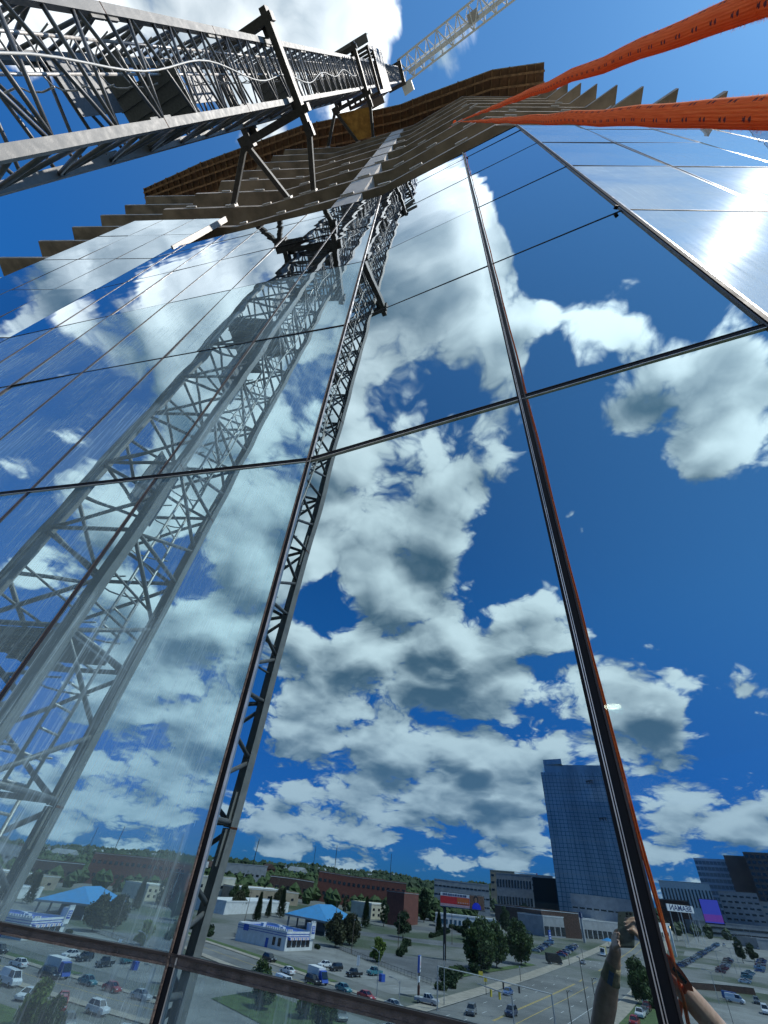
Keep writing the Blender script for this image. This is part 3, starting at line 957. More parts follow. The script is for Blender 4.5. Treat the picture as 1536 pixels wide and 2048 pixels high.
# ---------------------------------------------------------------- orange ropes
def rope_mat():
    mt, nt, out = new_mat('orange_kernmantle_sheath')
    b = nt.nodes.new('ShaderNodeBsdfPrincipled')
    tl = nt.nodes.new('ShaderNodeBsdfTranslucent')
    mxs = nt.nodes.new('ShaderNodeMixShader')
    mxs.inputs[0].default_value = 0.42
    nt.links.new(b.outputs[0], mxs.inputs[1])
    nt.links.new(tl.outputs[0], mxs.inputs[2])
    nt.links.new(mxs.outputs[0], out.inputs[0])
    uv = nt.nodes.new('ShaderNodeUVMap')
    sep = nt.nodes.new('ShaderNodeSeparateXYZ')
    nt.links.new(uv.outputs[0], sep.inputs[0])
    u, v = sep.outputs[0], sep.outputs[1]                 # u around, v in metres
    # diagonal plaits
    d1 = math_(nt, 'ADD', math_(nt, 'MULTIPLY', v, 420.0), math_(nt, 'MULTIPLY', u, 12.0))
    d2 = math_(nt, 'SUBTRACT', math_(nt, 'MULTIPLY', v, 420.0), math_(nt, 'MULTIPLY', u, 12.0))
    w1 = math_(nt, 'SINE', math_(nt, 'MULTIPLY', d1, 6.2832))
    w2 = math_(nt, 'SINE', math_(nt, 'MULTIPLY', d2, 6.2832))
    wv = math_(nt, 'MULTIPLY', w1, w2)
    # tracer flecks in pairs
    vf = math_(nt, 'FRACT', math_(nt, 'MULTIPLY', v, 42.0))
    uf = math_(nt, 'FRACT', math_(nt, 'MULTIPLY', u, 5.0))
    def band(x, c, w):
        return math_(nt, 'LESS_THAN', math_(nt, 'ABSOLUTE', math_(nt, 'SUBTRACT', x, c)), w)
    uj = math_(nt, 'ADD', uf, math_(nt, 'MULTIPLY', w1, 0.05))
    fl = math_(nt, 'MULTIPLY', math_(nt, 'ADD', band(vf, 0.30, 0.055), band(vf, 0.52, 0.055)), band(uj, 0.5, 0.12))
    ns = noise(nt, uv.outputs[0], 40.0, 3.0, 0.6)
    base = mixrgb(nt, maprange(nt, ns.outputs[0], 0.3, 0.7), (0.85, 0.19, 0.025), (1.0, 0.30, 0.06))
    colr = mixrgb(nt, math_(nt, 'MULTIPLY', fl, 0.92), base, (0.035, 0.025, 0.06))
    nt.links.new(colr, b.inputs['Base Color'])
    nt.links.new(colr, tl.inputs[0])
    b.inputs['Roughness'].default_value = 0.85
    bp = nt.nodes.new('ShaderNodeBump')
    bp.inputs['Strength'].default_value = 0.5
    bp.inputs['Distance'].default_value = 0.0006
    nt.links.new(wv, bp.inputs['Height'])
    nt.links.new(bp.outputs[0], b.inputs['Normal'])
    return mt
M['rope'] = rope_mat()
def rope(name, pts, r, n=16):
    """tube with uv: u round the sheath, v along it in metres"""
    mb = MB().path(pts, r, n)
    me = mb.mesh(name, M['rope'], True)
    uvl = me.uv_layers.new(name='UVMap')
    acc = [0.0]
    for i in range(1, len(pts)):
        acc.append(acc[-1] + (Vector(pts[i]) - Vector(pts[i - 1])).length)
    for poly in me.polygons:
        if len(poly.vertices) != 4:
            continue
        vs = list(poly.vertices)
        ks = [v % n for v in vs]
        wrap = max(ks) - min(ks) > 1
        for li, v in zip(poly.loop_indices, vs):
            k = v % n
            if wrap and k == 0:
                k = n
            uvl.data[li].uv = (k / n, acc[v // n])
    return me
ANCH = EYE + Vector((1.06, 1.27, 23.95))
rr_ = random.Random(5)
def fuzz(pts, r, count, seed):
    g = random.Random(seed)
    mb = MB()
    for _ in range(count):
        i = g.randrange(len(pts) - 1)
        a, b = Vector(pts[i]), Vector(pts[i + 1])
        p = a.lerp(b, g.random())
        t = (b - a).normalized()
        q = t.orthogonal().normalized()
        ang = g.uniform(0, 6.283)
        q = q * math.cos(ang) + t.cross(q) * math.sin(ang)
        ln = r * g.uniform(0.10, 0.45)
        s = t * 0.00012
        base = p + q * r * 0.97
        tip = base + q * ln * 0.8 + t * ln * g.uniform(-0.9, 0.9)
        mb.add([base - s, base + s, tip], [(0, 1, 2)])
    return mb
def make_rope(label, via, tail, fz):
    near = [EYE + Vector(v) for v in via]
    n = 70
    pts = []
    d = ANCH - near[0]
    for k in range(n):
        t = (k / (n - 1)) ** 2.4
        w = 0.0010 * min(1, t * 60) * (1 - t)
        pts.append(near[0] + d * t + Vector((w * math.sin(k * 1.3), w * math.cos(k * 1.7), 0)))
    pts = list(reversed(near[1:])) + pts
    rt_ = thing('rope', label, 'rope', loc=pts[0])
    link('sheath', rope('sheath', pts, 0.0060, 18), rt_)
    close = [p for p in pts if (p - EYE).length < 3.2]
    fine = []
    for a, b in zip(close[:-1], close[1:]):
        fine += [a.lerp(b, q / 6) for q in range(6)]
    fuzz(fine, 0.006, fz, 11).build('loose_fibres', M['rope'], rt_, kind='stuff')
    return rt_, pts
ropeA, ptsA = make_rope('lower orange rope with dark tracer flecks running level to the right edge', [(0.150, -0.001, 0.27), (0.152, -0.010, 0.10), (0.157, -0.016, -0.05), (0.160, -0.020, -0.18), (0.125, -0.10, -0.26), (0.05, -0.14, -1.00)], None, 2600)
ropeB, ptsB = make_rope('upper frayed orange rope slanting up towards the top right corner', [(0.146, -0.036, 0.31), (0.150, -0.040, 0.10), (0.152, -0.040, -0.08), (0.150, -0.045, -0.17), (0.110, -0.12, -0.27), (0.04, -0.15, -1.05)], None, 5200)
# knotted loop and connector at the slab edge
an = thing('rope_anchor', 'small red connector and knotted loop holding both orange ropes at a slab edge', 'anchor', loc=ANCH)
lp_ = [ANCH + Vector((0.05 * math.cos(t) - 0.10, 0.05 * math.sin(t) + 0.03, 0.11 * math.sin(t * 0.5) + 0.05)) for t in [k * 0.42 for k in range(16)]]
link('knot', rope('knot', lp_, 0.022, 10), an)
link('sling', rope('sling', [ANCH + Vector((-0.08, 0.02, 0.06)), ANCH + Vector((-0.20, 0.16, 0.0)), ANCH + Vector((-0.28, 0.24, -0.10)), ANCH + Vector((-0.30, 0.45, -0.12))], 0.03, 10), an)
MB().path([ANCH + Vector((-0.28 + 0.03 * math.cos(t), 0.22, -0.02 + 0.09 * math.sin(t))) for t in [k * 0.42 for k in range(16)]], 0.014, 8).build('connector', M['red_paint'], an, smooth=True)
MB().box(ANCH + Vector((-0.30, 0.50, -0.12)), (0.12, 0.3, 0.10), rz=0.4).build('beam_clamp', M['dark_steel'], an)
# rope protector half way down the thin line at the deep mullion

# ---------------------------------------------------------------- the rope-access worker and the phone
def cf(r, u, f):
    return EYE + rt * r + up * u + fwd * f
def capsule(mb, p0, p1, r0, r1, n=10):
    p0, p1 = Vector(p0), Vector(p1)
    t = (p1 - p0).normalized()
    pts, rs = [], []
    for q in (90, 60, 30):
        a = math.radians(q)
        pts.append(p0 - t * r0 * math.sin(a)); rs.append(max(r0 * math.cos(a), r0 * 0.03))
    pts.append(p0); rs.append(r0)
    pts.append(p1); rs.append(r1)
    for q in (30, 60, 90):
        a = math.radians(q)
        pts.append(p1 + t * r1 * math.sin(a)); rs.append(max(r1 * math.cos(a), r1 * 0.03))
    mb.path(pts, rs, n)
def chain(mb, pts, rs, n=10):
    for i in range(len(pts) - 1):
        capsule(mb, pts[i], pts[i + 1], rs[i], rs[i + 1], n)
def ball(mb, c, rx, ry, rz, ax, n=12):
    c = Vector(c)
    vs, fs = [], []
    m_ = n // 2
    for i in range(m_ + 1):
        ph = math.pi * i / m_
        for k in range(n):
            th = 2 * math.pi * k / n
            s = max(math.sin(ph), 0.02)
            vs.append(c + ax[0] * rx * s * math.cos(th) + ax[1] * ry * s * math.sin(th) + ax[2] * rz * math.cos(ph))
    for i in range(m_):
        for k in range(n):
            fs.append((i * n + k, (i + 1) * n + k, (i + 1) * n + (k + 1) % n, i * n + (k + 1) % n))
    fs.append(tuple(range(n - 1, -1, -1)))
    fs.append(tuple(m_ * n + k for k in range(n)))
    mb.add(vs, fs)
def remesh(o, vox, it=4):
    md = o.modifiers.new('blend', 'REMESH')
    md.mode = 'VOXEL'
    md.voxel_size = vox
    md.use_smooth_shade = True
    sm = o.modifiers.new('soften', 'SMOOTH')
    sm.iterations = it
    sm.factor = 0.5
    return o
def skin_mat():
    mt, nt, out = new_mat('tanned_skin')
    b = nt.nodes.new('ShaderNodeBsdfPrincipled')
    nt.links.new(b.outputs[0], out.inputs[0])
    tc = nt.nodes.new('ShaderNodeTexCoord')
    n1 = noise(nt, tc.outputs['Object'], 30, 4, 0.6)
    nt.links.new(mixrgb(nt, maprange(nt, n1.outputs[0], 0.3, 0.7), (0.60, 0.34, 0.23), (0.76, 0.48, 0.35)), b.inputs['Base Color'])
    b.inputs['Roughness'].default_value = 0.5
    b.inputs['Subsurface Weight'].default_value = 0.12
    b.inputs['Subsurface Radius'].default_value = (0.01, 0.004, 0.002)
    b.inputs['Subsurface Scale'].default_value = 0.5
    return mt
M['skin'] = skin_mat()
M['nail'] = surf('finger_nail', (0.62, 0.40, 0.33), 0.3, var=0.05)
M['hair'] = surf('dark_brown_hair', (0.035, 0.022, 0.015), 0.6, var=0.4, scale=40, stretch=(1, 1, 6))
M['shirt'] = surf('olive_work_shirt', (0.10, 0.095, 0.055), 0.9, var=0.25, scale=14, bump=0.3, bscale=90)
M['trouser'] = surf('dark_work_trousers', (0.05, 0.05, 0.055), 0.9, var=0.25, scale=14, bump=0.3)
M['boot'] = surf('brown_leather_boot', (0.10, 0.06, 0.035), 0.6, var=0.2)
M['strap'] = surf('orange_webbing', (0.75, 0.10, 0.02), 0.7, var=0.15, scale=60)
M['strap_dark'] = surf('black_webbing', (0.02, 0.02, 0.022), 0.8, var=0.2, scale=60)
M['wrap'] = surf('tan_wrist_wrap', (0.45, 0.36, 0.23), 0.9, var=0.2, scale=60, bump=0.4, bscale=300)
M['wrap_blue'] = surf('blue_wrist_patch', (0.08, 0.16, 0.33), 0.8, var=0.2, scale=60)
M['phone_back'] = surf('dark_grey_green_phone', (0.055, 0.065, 0.055), 0.3, 0.2, var=0.1, scale=3)
M['lens'] = surf('lens_glass', (0.01, 0.01, 0.012), 0.05)

FD = nR.copy()                       # way the worker faces: square to the glass
SDv = uR.copy()                      # his right
PZ = Vector((0, 0, 1))
W = lambda s, n, z: EYE + SDv * s + FD * n + PZ * z
man = thing('person', 'worker on ropes holding a phone overhead with both hands, seen mirrored in the glass', 'person', loc=W(0, -0.2, -1.3))
body = MB()
sh_l, sh_r = W(-0.19, -0.19, -0.78), W(0.19, -0.19, -0.78)
el_l, el_r = cf(-0.272, -0.262, -0.262), cf(0.185, -0.122, -0.425)
wr_l, wr_r = cf(-0.112, -0.128, -0.090), cf(0.064, -0.078, -0.130)
fm_l = wr_l.lerp(el_l, 0.6) + PZ * 0.004
fm_r = wr_r.lerp(el_r, 0.6) - PZ * 0.004
# arms
chain(body, [sh_l, el_l], [0.058, 0.043], 14)
chain(body, [el_l, fm_l, wr_l], [0.043, 0.046, 0.029], 14)
chain(body, [sh_r, el_r], [0.058, 0.043], 14)
chain(body, [el_r, fm_r, wr_r], [0.043, 0.046, 0.029], 14)
# right hand: palm beside the phone, four fingers wrapped over its back, thumb on the screen side
pr = cf(0.056, -0.066, -0.062)
chain(body, [wr_r, pr], [0.027, 0.026], 12)
nails = MB()
for i in range(4):
    u0 = -0.037 - 0.0175 * i
    kn = cf(0.054 - 0.002 * i, u0 - 0.002, -0.020)
    ml = cf(0.044 - 0.003 * i, u0, 0.0075)
    tp = cf(0.006 + (0.0, -0.004, 0.0, 0.010)[i], u0 - 0.004, 0.0085)
    chain(body, [pr.lerp(kn, 0.35), kn], [0.014, 0.0105], 10)
    chain(body, [kn, ml, ml.lerp(tp, 0.55), tp], [0.0105, 0.0092, 0.0085, 0.0072], 10)
    body_n = tp + rt * -0.001 + fwd * 0.0062
    ball(nails, body_n, 0.006, 0.005, 0.0016, (rt, up, fwd), 8)
chain(body, [pr, cf(0.040, -0.045, -0.055), cf(0.022, -0.036, -0.030), cf(0.008, -0.040, -0.024)], [0.018, 0.014, 0.011, 0.009], 10)
# left hand: steadies the lower left corner, fingers drawn out along the edge
pl_ = cf(-0.088, -0.108, -0.062)
chain(body, [wr_l, pl_], [0.026, 0.024], 12)
for i in range(4):
    kn = cf(-0.080 + 0.004 * i, -0.082 - 0.0165 * i, -0.040 + 0.004 * i)
    ml = cf(-0.060 + 0.003 * i, -0.088 - 0.0165 * i, -0.013)
    tp = cf(-0.036 + (0.004, 0.0, 0.002, 0.006)[i], -0.103 - 0.0165 * i, 0.004)
    chain(body, [pl_.lerp(kn, 0.3), kn], [0.0135, 0.0102], 10)
    chain(body, [kn, ml, ml.lerp(tp, 0.5), tp], [0.0102, 0.009, 0.0083, 0.007], 10)
    ball(nails, tp + fwd * 0.006, 0.0055, 0.005, 0.0016, (rt, up, fwd), 8)
chain(body, [pl_, cf(-0.090, -0.072, -0.052), cf(-0.066, -0.058, -0.032), cf(-0.046, -0.062, -0.024)], [0.017, 0.0135, 0.011, 0.009], 10)
# trunk, neck, head, legs
chain(body, [W(0, -0.19, -0.80), W(0, -0.20, -1.05), W(0, -0.20, -1.28)], [0.125, 0.118, 0.135], 16)
chain(body, [sh_l, W(0, -0.20, -0.82), sh_r], [0.062, 0.10, 0.062], 14)
chain(body, [W(0, -0.195, -0.74), W(0, -0.185, -0.66)], [0.058, 0.055], 12)
hd = W(0, -0.185, -0.565)
ball(body, hd, 0.074, 0.095, 0.112, (SDv, FD, PZ), 18)
ball(body, hd + FD * 0.035 - PZ * 0.055, 0.055, 0.062, 0.05, (SDv, FD, PZ), 14)
ball(body, hd + FD * 0.096 - PZ * 0.012, 0.014, 0.018, 0.022, (SDv, FD, PZ), 10)
for s in (-1, 1):
    ball(body, hd + SDv * s * 0.076 - FD * 0.005 - PZ * 0.01, 0.010, 0.018, 0.030, (SDv, FD, PZ), 10)
for s in (-1, 1):
    hip = W(s * 0.095, -0.20, -1.34)
    kne = W(s * 0.14, 0.16, -1.62)
    ank = W(s * 0.13, 0.10, -2.04)
    chain(body, [hip, kne, kne.lerp(ank, 0.35), ank], [0.088, 0.058, 0.056, 0.038], 14)
    chain(body, [ank, ank + FD * 0.14 - PZ * 0.06], [0.04, 0.032], 12)
remesh(body.build('body', M['skin'], man), 0.0042, 5)
nails.build('finger_nails', M['nail'], man, smooth=True, kind='stuff')
cl = MB()
chain(cl, [W(0, -0.19, -0.80), W(0, -0.20, -1.05), W(0, -0.20, -1.30)], [0.142, 0.134, 0.150], 18)
chain(cl, [sh_l, W(0, -0.20, -0.82), sh_r], [0.075, 0.112, 0.075], 16)
chain(cl, [sh_l, sh_l.lerp(el_l, 0.62)], [0.074, 0.062], 14)
chain(cl, [sh_r, sh_r.lerp(el_r, 0.62)], [0.074, 0.062], 14)
remesh(cl.build('shirt', M['shirt'], man), 0.012, 3)
tr = MB()
for s in (-1, 1):
    hip = W(s * 0.095, -0.20, -1.34)
    kne = W(s * 0.14, 0.16, -1.62)
    ank = W(s * 0.13, 0.10, -1.98)
    chain(tr, [W(0, -0.20, -1.30), hip, kne, kne.lerp(ank, 0.4), ank], [0.152, 0.106, 0.076, 0.072, 0.062], 16)
remesh(tr.build('trousers', M['trouser'], man), 0.012, 3)
for s in (-1, 1):
    ank = W(s * 0.13, 0.10, -2.02)
    b_ = MB()
    chain(b_, [ank, ank + FD * 0.15 - PZ * 0.075], [0.058, 0.045], 14)
    ball(b_, ank + FD * 0.05 - PZ * 0.075, 0.05, 0.145, 0.035, (SDv, FD, PZ), 14)
    remesh(b_.build('boot', M['boot'], man), 0.01, 3)
hr = MB()
ball(hr, hd - FD * 0.018 + PZ * 0.028, 0.080, 0.092, 0.098, (SDv, FD, PZ), 18)
hr.build('hair', M['hair'], man, smooth=True)
for s in (-1, 1):
    e_ = MB()
    ball(e_, hd + SDv * s * 0.031 + FD * 0.086 + PZ * 0.012, 0.011, 0.011, 0.011, (SDv, FD, PZ), 12)
    eo = e_.build('eye', M['white_paint'], man, smooth=True)
    p_ = MB()
    ball(p_, hd + SDv * s * 0.031 + FD * 0.0955 + PZ * 0.014, 0.005, 0.003, 0.005, (SDv, FD, PZ), 10)
    p_.build('iris', M['lens'], eo, smooth=True)
mo = MB()
ball(mo, hd + FD * 0.094 - PZ * 0.052, 0.022, 0.006, 0.005, (SDv, FD, PZ), 10)
mo.build('lips', M['red_paint'], man, smooth=True)
# harness
def ring(c, a, b, ra, rb, r, n=28):
    return [c + a * ra * math.cos(q) + b * rb * math.sin(q) for q in [k * 2 * math.pi / (n - 1) for k in range(n)]]
for c, ra, rb, tl in ((W(0, -0.20, -1.20), 0.162, 0.158, 0), (W(0, -0.19, -0.92), 0.15, 0.146, 0)):
    MB().path(ring(c, SDv, FD, ra, rb, 0), 0.017, 8).build('harness_belt', M['strap_dark'], man, smooth=True)
for s in (-1, 1):
    MB().path(ring(W(s * 0.11, -0.10, -1.42), SDv, (FD * 0.6 + PZ * 0.8).normalized(), 0.115, 0.115, 0), 0.017, 8).build('leg_loop', M['strap_dark'], man, smooth=True)
    MB().path([W(s * 0.10, -0.045, -1.20), W(s * 0.10, -0.055, -0.95), W(s * 0.12, -0.12, -0.72), W(s * 0.10, -0.30, -0.80), W(s * 0.08, -0.345, -1.15)], 0.014, 8).build('shoulder_strap', M['strap'], man, smooth=True)
# wrist wrap on the left forearm
w0, w1 = wr_l.lerp(el_l, 0.06), wr_l.lerp(el_l, 0.30)
wp = MB()
wp.path([w0, w0.lerp(w1, 0.3), w0.lerp(w1, 0.7), w1], [0.0315, 0.0335, 0.0365, 0.0405], 18)
wpo = wp.build('wrist_wrap', M['wrap'], man, smooth=True)
ta = (el_l - wr_l).normalized()
fa = (FD - ta * FD.dot(ta)).normalized()
MB().box(w0.lerp(w1, 0.62) + fa * 0.036, (0.045, 0.020, 0.012), ax=(ta, ta.cross(fa), fa)).build('wrap_patch', M['wrap_blue'], wpo)

# the phone: its lens looks out of the top of its back
ph = thing('phone', 'dark phone held up flat to the view in two hands, seen in the glass', 'phone', loc=cf(0, -0.07, -0.01))
def rbox(c, w, h, d, r, ax, seg=5):
    vs = []
    prof = []
    for (sx, sy, a0) in ((1, 1, 0), (-1, 1, 90), (-1, -1, 180), (1, -1, 270)):
        for k in range(seg + 1):
            a = math.radians(a0 + 90 * k / seg)
            prof.append((sx * (w / 2 - r) + r * math.cos(a), sy * (h / 2 - r) + r * math.sin(a)))
    n = len(prof)
    c = Vector(c)
    for z, s in ((-d / 2, 0.97), (-d / 2 + d * 0.25, 1.0), (d / 2 - d * 0.25, 1.0), (d / 2, 0.97)):
        vs += [c + ax[0] * x * s + ax[1] * y * s + ax[2] * z for x, y in prof]
    fs = [tuple(range(n - 1, -1, -1)), tuple(3 * n + k for k in range(n))]
    for l in range(3):
        fs += [(l * n + k, l * n + (k + 1) % n, (l + 1) * n + (k + 1) % n, (l + 1) * n + k) for k in range(n)]
    return MB().add(vs, fs)
rbox(cf(-0.008, -0.066, -0.0095), 0.076, 0.160, 0.008, 0.010, (rt, up, fwd)).build('phone_body', M['phone_back'], ph, smooth=False)
for r_, u_ in ((0, 0), (0, -0.016), (0.016, 0)):
    MB().tube(cf(r_, u_, -0.0055), cf(r_, u_, -0.0035), 0.0055, 16).build('lens', M['lens'], ph)

# orange rope grab at his right hand
dv = thing('rope_grab', 'orange rope grab with a black handle slot clipped on the rope beside his wrist', 'climbing gear', loc=cf(0.14, -0.13, -0.13))
da, db = W(0.100, 0.055, -0.118), W(0.200, 0.048, -0.222)
dt = (db - da).normalized()
dn = (FD - dt * FD.dot(dt)).normalized()
ds = dt.cross(dn)
mb = MB()
prof = [(-0.012, -0.010), (-0.006, 0.020), (0.030, 0.026), (0.085, 0.024), (0.128, 0.014), (0.142, 0.0), (0.125, -0.014), (0.080, -0.016), (0.030, -0.018)]
vs = [da + dt * x + ds * y - dn * 0.008 for x, y in prof] + [da + dt * x + ds * y + dn * 0.008 for x, y in prof]
n_ = len(prof)
mb.add(vs, [tuple(range(n_ - 1, -1, -1)), tuple(range(n_, 2 * n_))] + [(k, (k + 1) % n_, n_ + (k + 1) % n_, n_ + k) for k in range(n_)])
mb.build('grab_body', M['strap'], dv)
MB().box(da + dt * 0.085 + ds * 0.003 + dn * 0.009, (0.055, 0.014, 0.004), ax=(dt, ds, dn)).build('handle_slot', M['gasket'], dv)
MB().box(da + dt * 0.012 + ds * 0.004 + dn * 0.012, (0.035, 0.030, 0.012), ax=(dt, ds, dn)).build('cam_cover', M['strap'], dv)
MB().path([db - dt * 0.03, W(0.150, -0.10, -0.26), W(0.120, -0.16, -0.34), W(0.06, -0.12, -0.80), W(0.02, -0.06, -1.15)], 0.010, 10).build('lanyard', M['strap'], dv, smooth=True)

# ---------------------------------------------------------------- the city behind the camera (seen mirrored in the glass)
def gz(x, y):
    r = math.hypot(x, y)
    if r < 230:
        return 0.0
    if r < 900:
        t = (r - 230) / 670
        return 14.0 * t * t * (3 - 2 * t) * 0.6 + 14 * 0.4 * t
    return 14.0
def G(x, y, dz=0.0):
    return Vector((x, y, gz(x, y) + dz))
def PA(az, d):
    a = rad(az)
    return Vector((math.sin(a) * d, math.cos(a) * d, 0))

def ground_mat():
    mt, nt, out = new_mat('city_ground')
    b = nt.nodes.new('ShaderNodeBsdfPrincipled')
    nt.links.new(b.outputs[0], out.inputs[0])
    tc = nt.nodes.new('ShaderNodeTexCoord')
    n1 = noise(nt, tc.outputs['Object'], 0.012, 5, 0.6)
    n2 = noise(nt, tc.outputs['Object'], 0.35, 6, 0.65)
    c = mixrgb(nt, maprange(nt, n1.outputs[0], 0.45, 0.6), (0.19, 0.19, 0.18), (0.045, 0.07, 0.028))
    c = mixrgb(nt, maprange(nt, n2.outputs[0], 0.3, 0.75, 0.0, 0.5), c, (0.10, 0.105, 0.08))
    nt.links.new(c, b.inputs['Base Color'])
    b.inputs['Roughness'].default_value = 0.95
    return mt
M['ground'] = ground_mat()
def asphalt_mat(name, c, crack=True):
    mt, nt, out = new_mat(name)
    b = nt.nodes.new('ShaderNodeBsdfPrincipled')
    nt.links.new(b.outputs[0], out.inputs[0])
    tc = nt.nodes.new('ShaderNodeTexCoord')
    o = tc.outputs['Object']
    n1 = noise(nt, o, 0.06, 5, 0.65)
    n2 = noise(nt, o, 1.1, 5, 0.7)
    cc = mixrgb(nt, maprange(nt, n1.outputs[0], 0.35, 0.65), tuple(x * 0.78 for x in c), tuple(x * 1.25 for x in c))
    cc = mixrgb(nt, maprange(nt, n2.outputs[0], 0.55, 0.8, 0.0, 0.45), cc, tuple(x * 0.5 for x in c))
    vo = nt.nodes.new('ShaderNodeTexVoronoi')
    vo.feature = 'DISTANCE_TO_EDGE'
    vo.inputs['Scale'].default_value = 0.11
    nt.links.new(vmath(nt, 'ADD', o, vmath(nt, 'SCALE', n2.outputs['Color'], scale=2.0).outputs[0]).outputs[0], vo.inputs['Vector'])
    cc = mixrgb(nt, maprange(nt, vo.outputs['Distance'], 0.0, 0.012, 0.55, 0.0), cc, tuple(x * 0.35 for x in c))
    nt.links.new(cc, b.inputs['Base Color'])
    b.inputs['Roughness'].default_value = 0.9
    return mt
M['road'] = asphalt_mat('road_asphalt', (0.17, 0.17, 0.16))
M['lot'] = asphalt_mat('lot_asphalt', (0.115, 0.12, 0.125))
M['lot_lt'] = asphalt_mat('pale_lot_asphalt', (0.22, 0.22, 0.205))
M['pave'] = surf('pavement_concrete', (0.34, 0.30, 0.24), 0.9, var=0.2, scale=0.4)
M['kerb'] = surf('kerb_concrete', (0.42, 0.40, 0.36), 0.9, var=0.15, scale=0.5)
M['line_w'] = surf('white_road_paint', (0.62, 0.62, 0.60), 0.8, var=0.25, scale=0.8)
M['line_y'] = surf('yellow_road_paint', (0.58, 0.40, 0.06), 0.8, var=0.25, scale=0.8)
M['grass'] = surf('mown_grass', (0.07, 0.11, 0.03), 0.95, var=0.35, scale=0.5)
M['stucco_w'] = surf('white_render', (0.66, 0.66, 0.64), 0.85, var=0.1, scale=0.6)
M['stucco_g'] = surf('grey_render', (0.30, 0.31, 0.32), 0.85, var=0.15, scale=0.3)
M['stucco_t'] = surf('tan_render', (0.36, 0.29, 0.21), 0.85, var=0.15, scale=0.3)
M['stucco_c'] = surf('cream_render', (0.52, 0.48, 0.38), 0.85, var=0.12, scale=0.3)
M['tower_brown'] = surf('dark_brown_stone', (0.15, 0.115, 0.10), 0.8, var=0.2, scale=0.1)
M['stucco_b'] = surf('pale_blue_panels', (0.42, 0.50, 0.60), 0.7, var=0.12, scale=0.1)
M['brick'] = surf('red_brown_brickwork', (0.16, 0.055, 0.04), 0.9, var=0.3, scale=1.2)
M['brick_d'] = surf('dark_brown_brickwork', (0.08, 0.045, 0.035), 0.9, var=0.3, scale=1.0)
M['roof_g'] = surf('flat_roof_membrane', (0.32, 0.33, 0.33), 0.9, var=0.2, scale=0.2)
M['roof_w'] = surf('white_roof_membrane', (0.66, 0.67, 0.66), 0.85, var=0.12, scale=0.2)
M['roof_blue'] = surf('sky_blue_metal_roof', (0.035, 0.24, 0.50), 0.5, 0.0, var=0.12, scale=0.5)
M['blue'] = surf('royal_blue_paint', (0.03, 0.09, 0.40), 0.5, var=0.1)
M['blue_d'] = surf('navy_sign_blue', (0.01, 0.025, 0.11), 0.5, var=0.1)
M['win'] = surf('dark_window_glass', (0.015, 0.022, 0.03), 0.08, var=0.2, scale=0.3, spec=0.9)
M['win_b'] = surf('blue_window_glass', (0.05, 0.12, 0.18), 0.08, var=0.2, scale=0.3, spec=0.9)
M['black_screen'] = surf('black_building_wrap', (0.008, 0.016, 0.016), 0.6, var=0.2, scale=0.2)
M['galv'] = surf('galvanised_pole', (0.42, 0.43, 0.43), 0.45, 0.6, var=0.1)
M['pole_blk'] = surf('black_pole_paint', (0.02, 0.02, 0.02), 0.5, var=0.2)
M['wood_pole'] = surf('weathered_utility_pole', (0.13, 0.10, 0.075), 0.9, var=0.3)
M['tyre'] = surf('tyre_rubber', (0.015, 0.015, 0.015), 0.85, var=0.2)
M['rim'] = surf('alloy_rim', (0.45, 0.46, 0.47), 0.35, 0.8, var=0.1)
M['lamp_w'] = surf('headlamp_glass', (0.75, 0.77, 0.78), 0.15, var=0.05)
M['lamp_r'] = surf('tail_lamp', (0.35, 0.01, 0.01), 0.25, var=0.1)
M['yellow'] = surf('yellow_paint', (0.62, 0.47, 0.05), 0.5, var=0.1)
M['amber'] = surf('ochre_truck_body', (0.40, 0.33, 0.15), 0.6, var=0.15)
M['sign_w'] = surf('white_sign_face', (0.72, 0.73, 0.74), 0.5, var=0.06)
M['sign_red'] = surf('red_billboard_print', (0.62, 0.03, 0.035), 0.6, var=0.12)
M['sign_or'] = surf('orange_billboard_print', (0.62, 0.14, 0.03), 0.6, var=0.12)
M['sign_pink'] = surf('pale_pink_print', (0.62, 0.36, 0.36), 0.6, var=0.1)
M['sign_brown'] = surf('brown_billboard_print', (0.20, 0.10, 0.06), 0.6, var=0.3)
M['sign_blue'] = surf('bright_blue_print', (0.02, 0.05, 0.75), 0.6, var=0.1)
M['sign_skin'] = surf('face_print', (0.33, 0.17, 0.10), 0.6, var=0.15)
M['led_blue'] = emit_mat('led_screen_blue', (0.10, 0.13, 0.85), 0.75)
M['led_purple'] = emit_mat('led_screen_purple', (0.30, 0.10, 0.62), 0.75)
M['bark'] = surf('tree_bark', (0.075, 0.055, 0.04), 0.95, var=0.3, scale=8)
def leaf_mat(name, c):
    mt, nt, out = new_mat(name)
    b = nt.nodes.new('ShaderNodeBsdfPrincipled')
    tr_ = nt.nodes.new('ShaderNodeBsdfTranslucent')
    mx = nt.nodes.new('ShaderNodeMixShader')
    mx.inputs[0].default_value = 0.22
    nt.links.new(b.outputs[0], mx.inputs[1])
    nt.links.new(tr_.outputs[0], mx.inputs[2])
    nt.links.new(mx.outputs[0], out.inputs[0])
    tc = nt.nodes.new('ShaderNodeTexCoord')
    n1 = noise(nt, tc.outputs['Object'], 1.3, 4, 0.6)
    cc = mixrgb(nt, maprange(nt, n1.outputs[0], 0.3, 0.7), tuple(x * 0.6 for x in c), tuple(x * 1.35 for x in c))
    nt.links.new(cc, b.inputs['Base Color'])
    nt.links.new(cc, tr_.inputs[0])
    b.inputs['Roughness'].default_value = 0.7
    return mt
M['leaf'] = leaf_mat('green_leaves', (0.055, 0.095, 0.022))
M['leaf_d'] = leaf_mat('dark_green_leaves', (0.035, 0.065, 0.022))
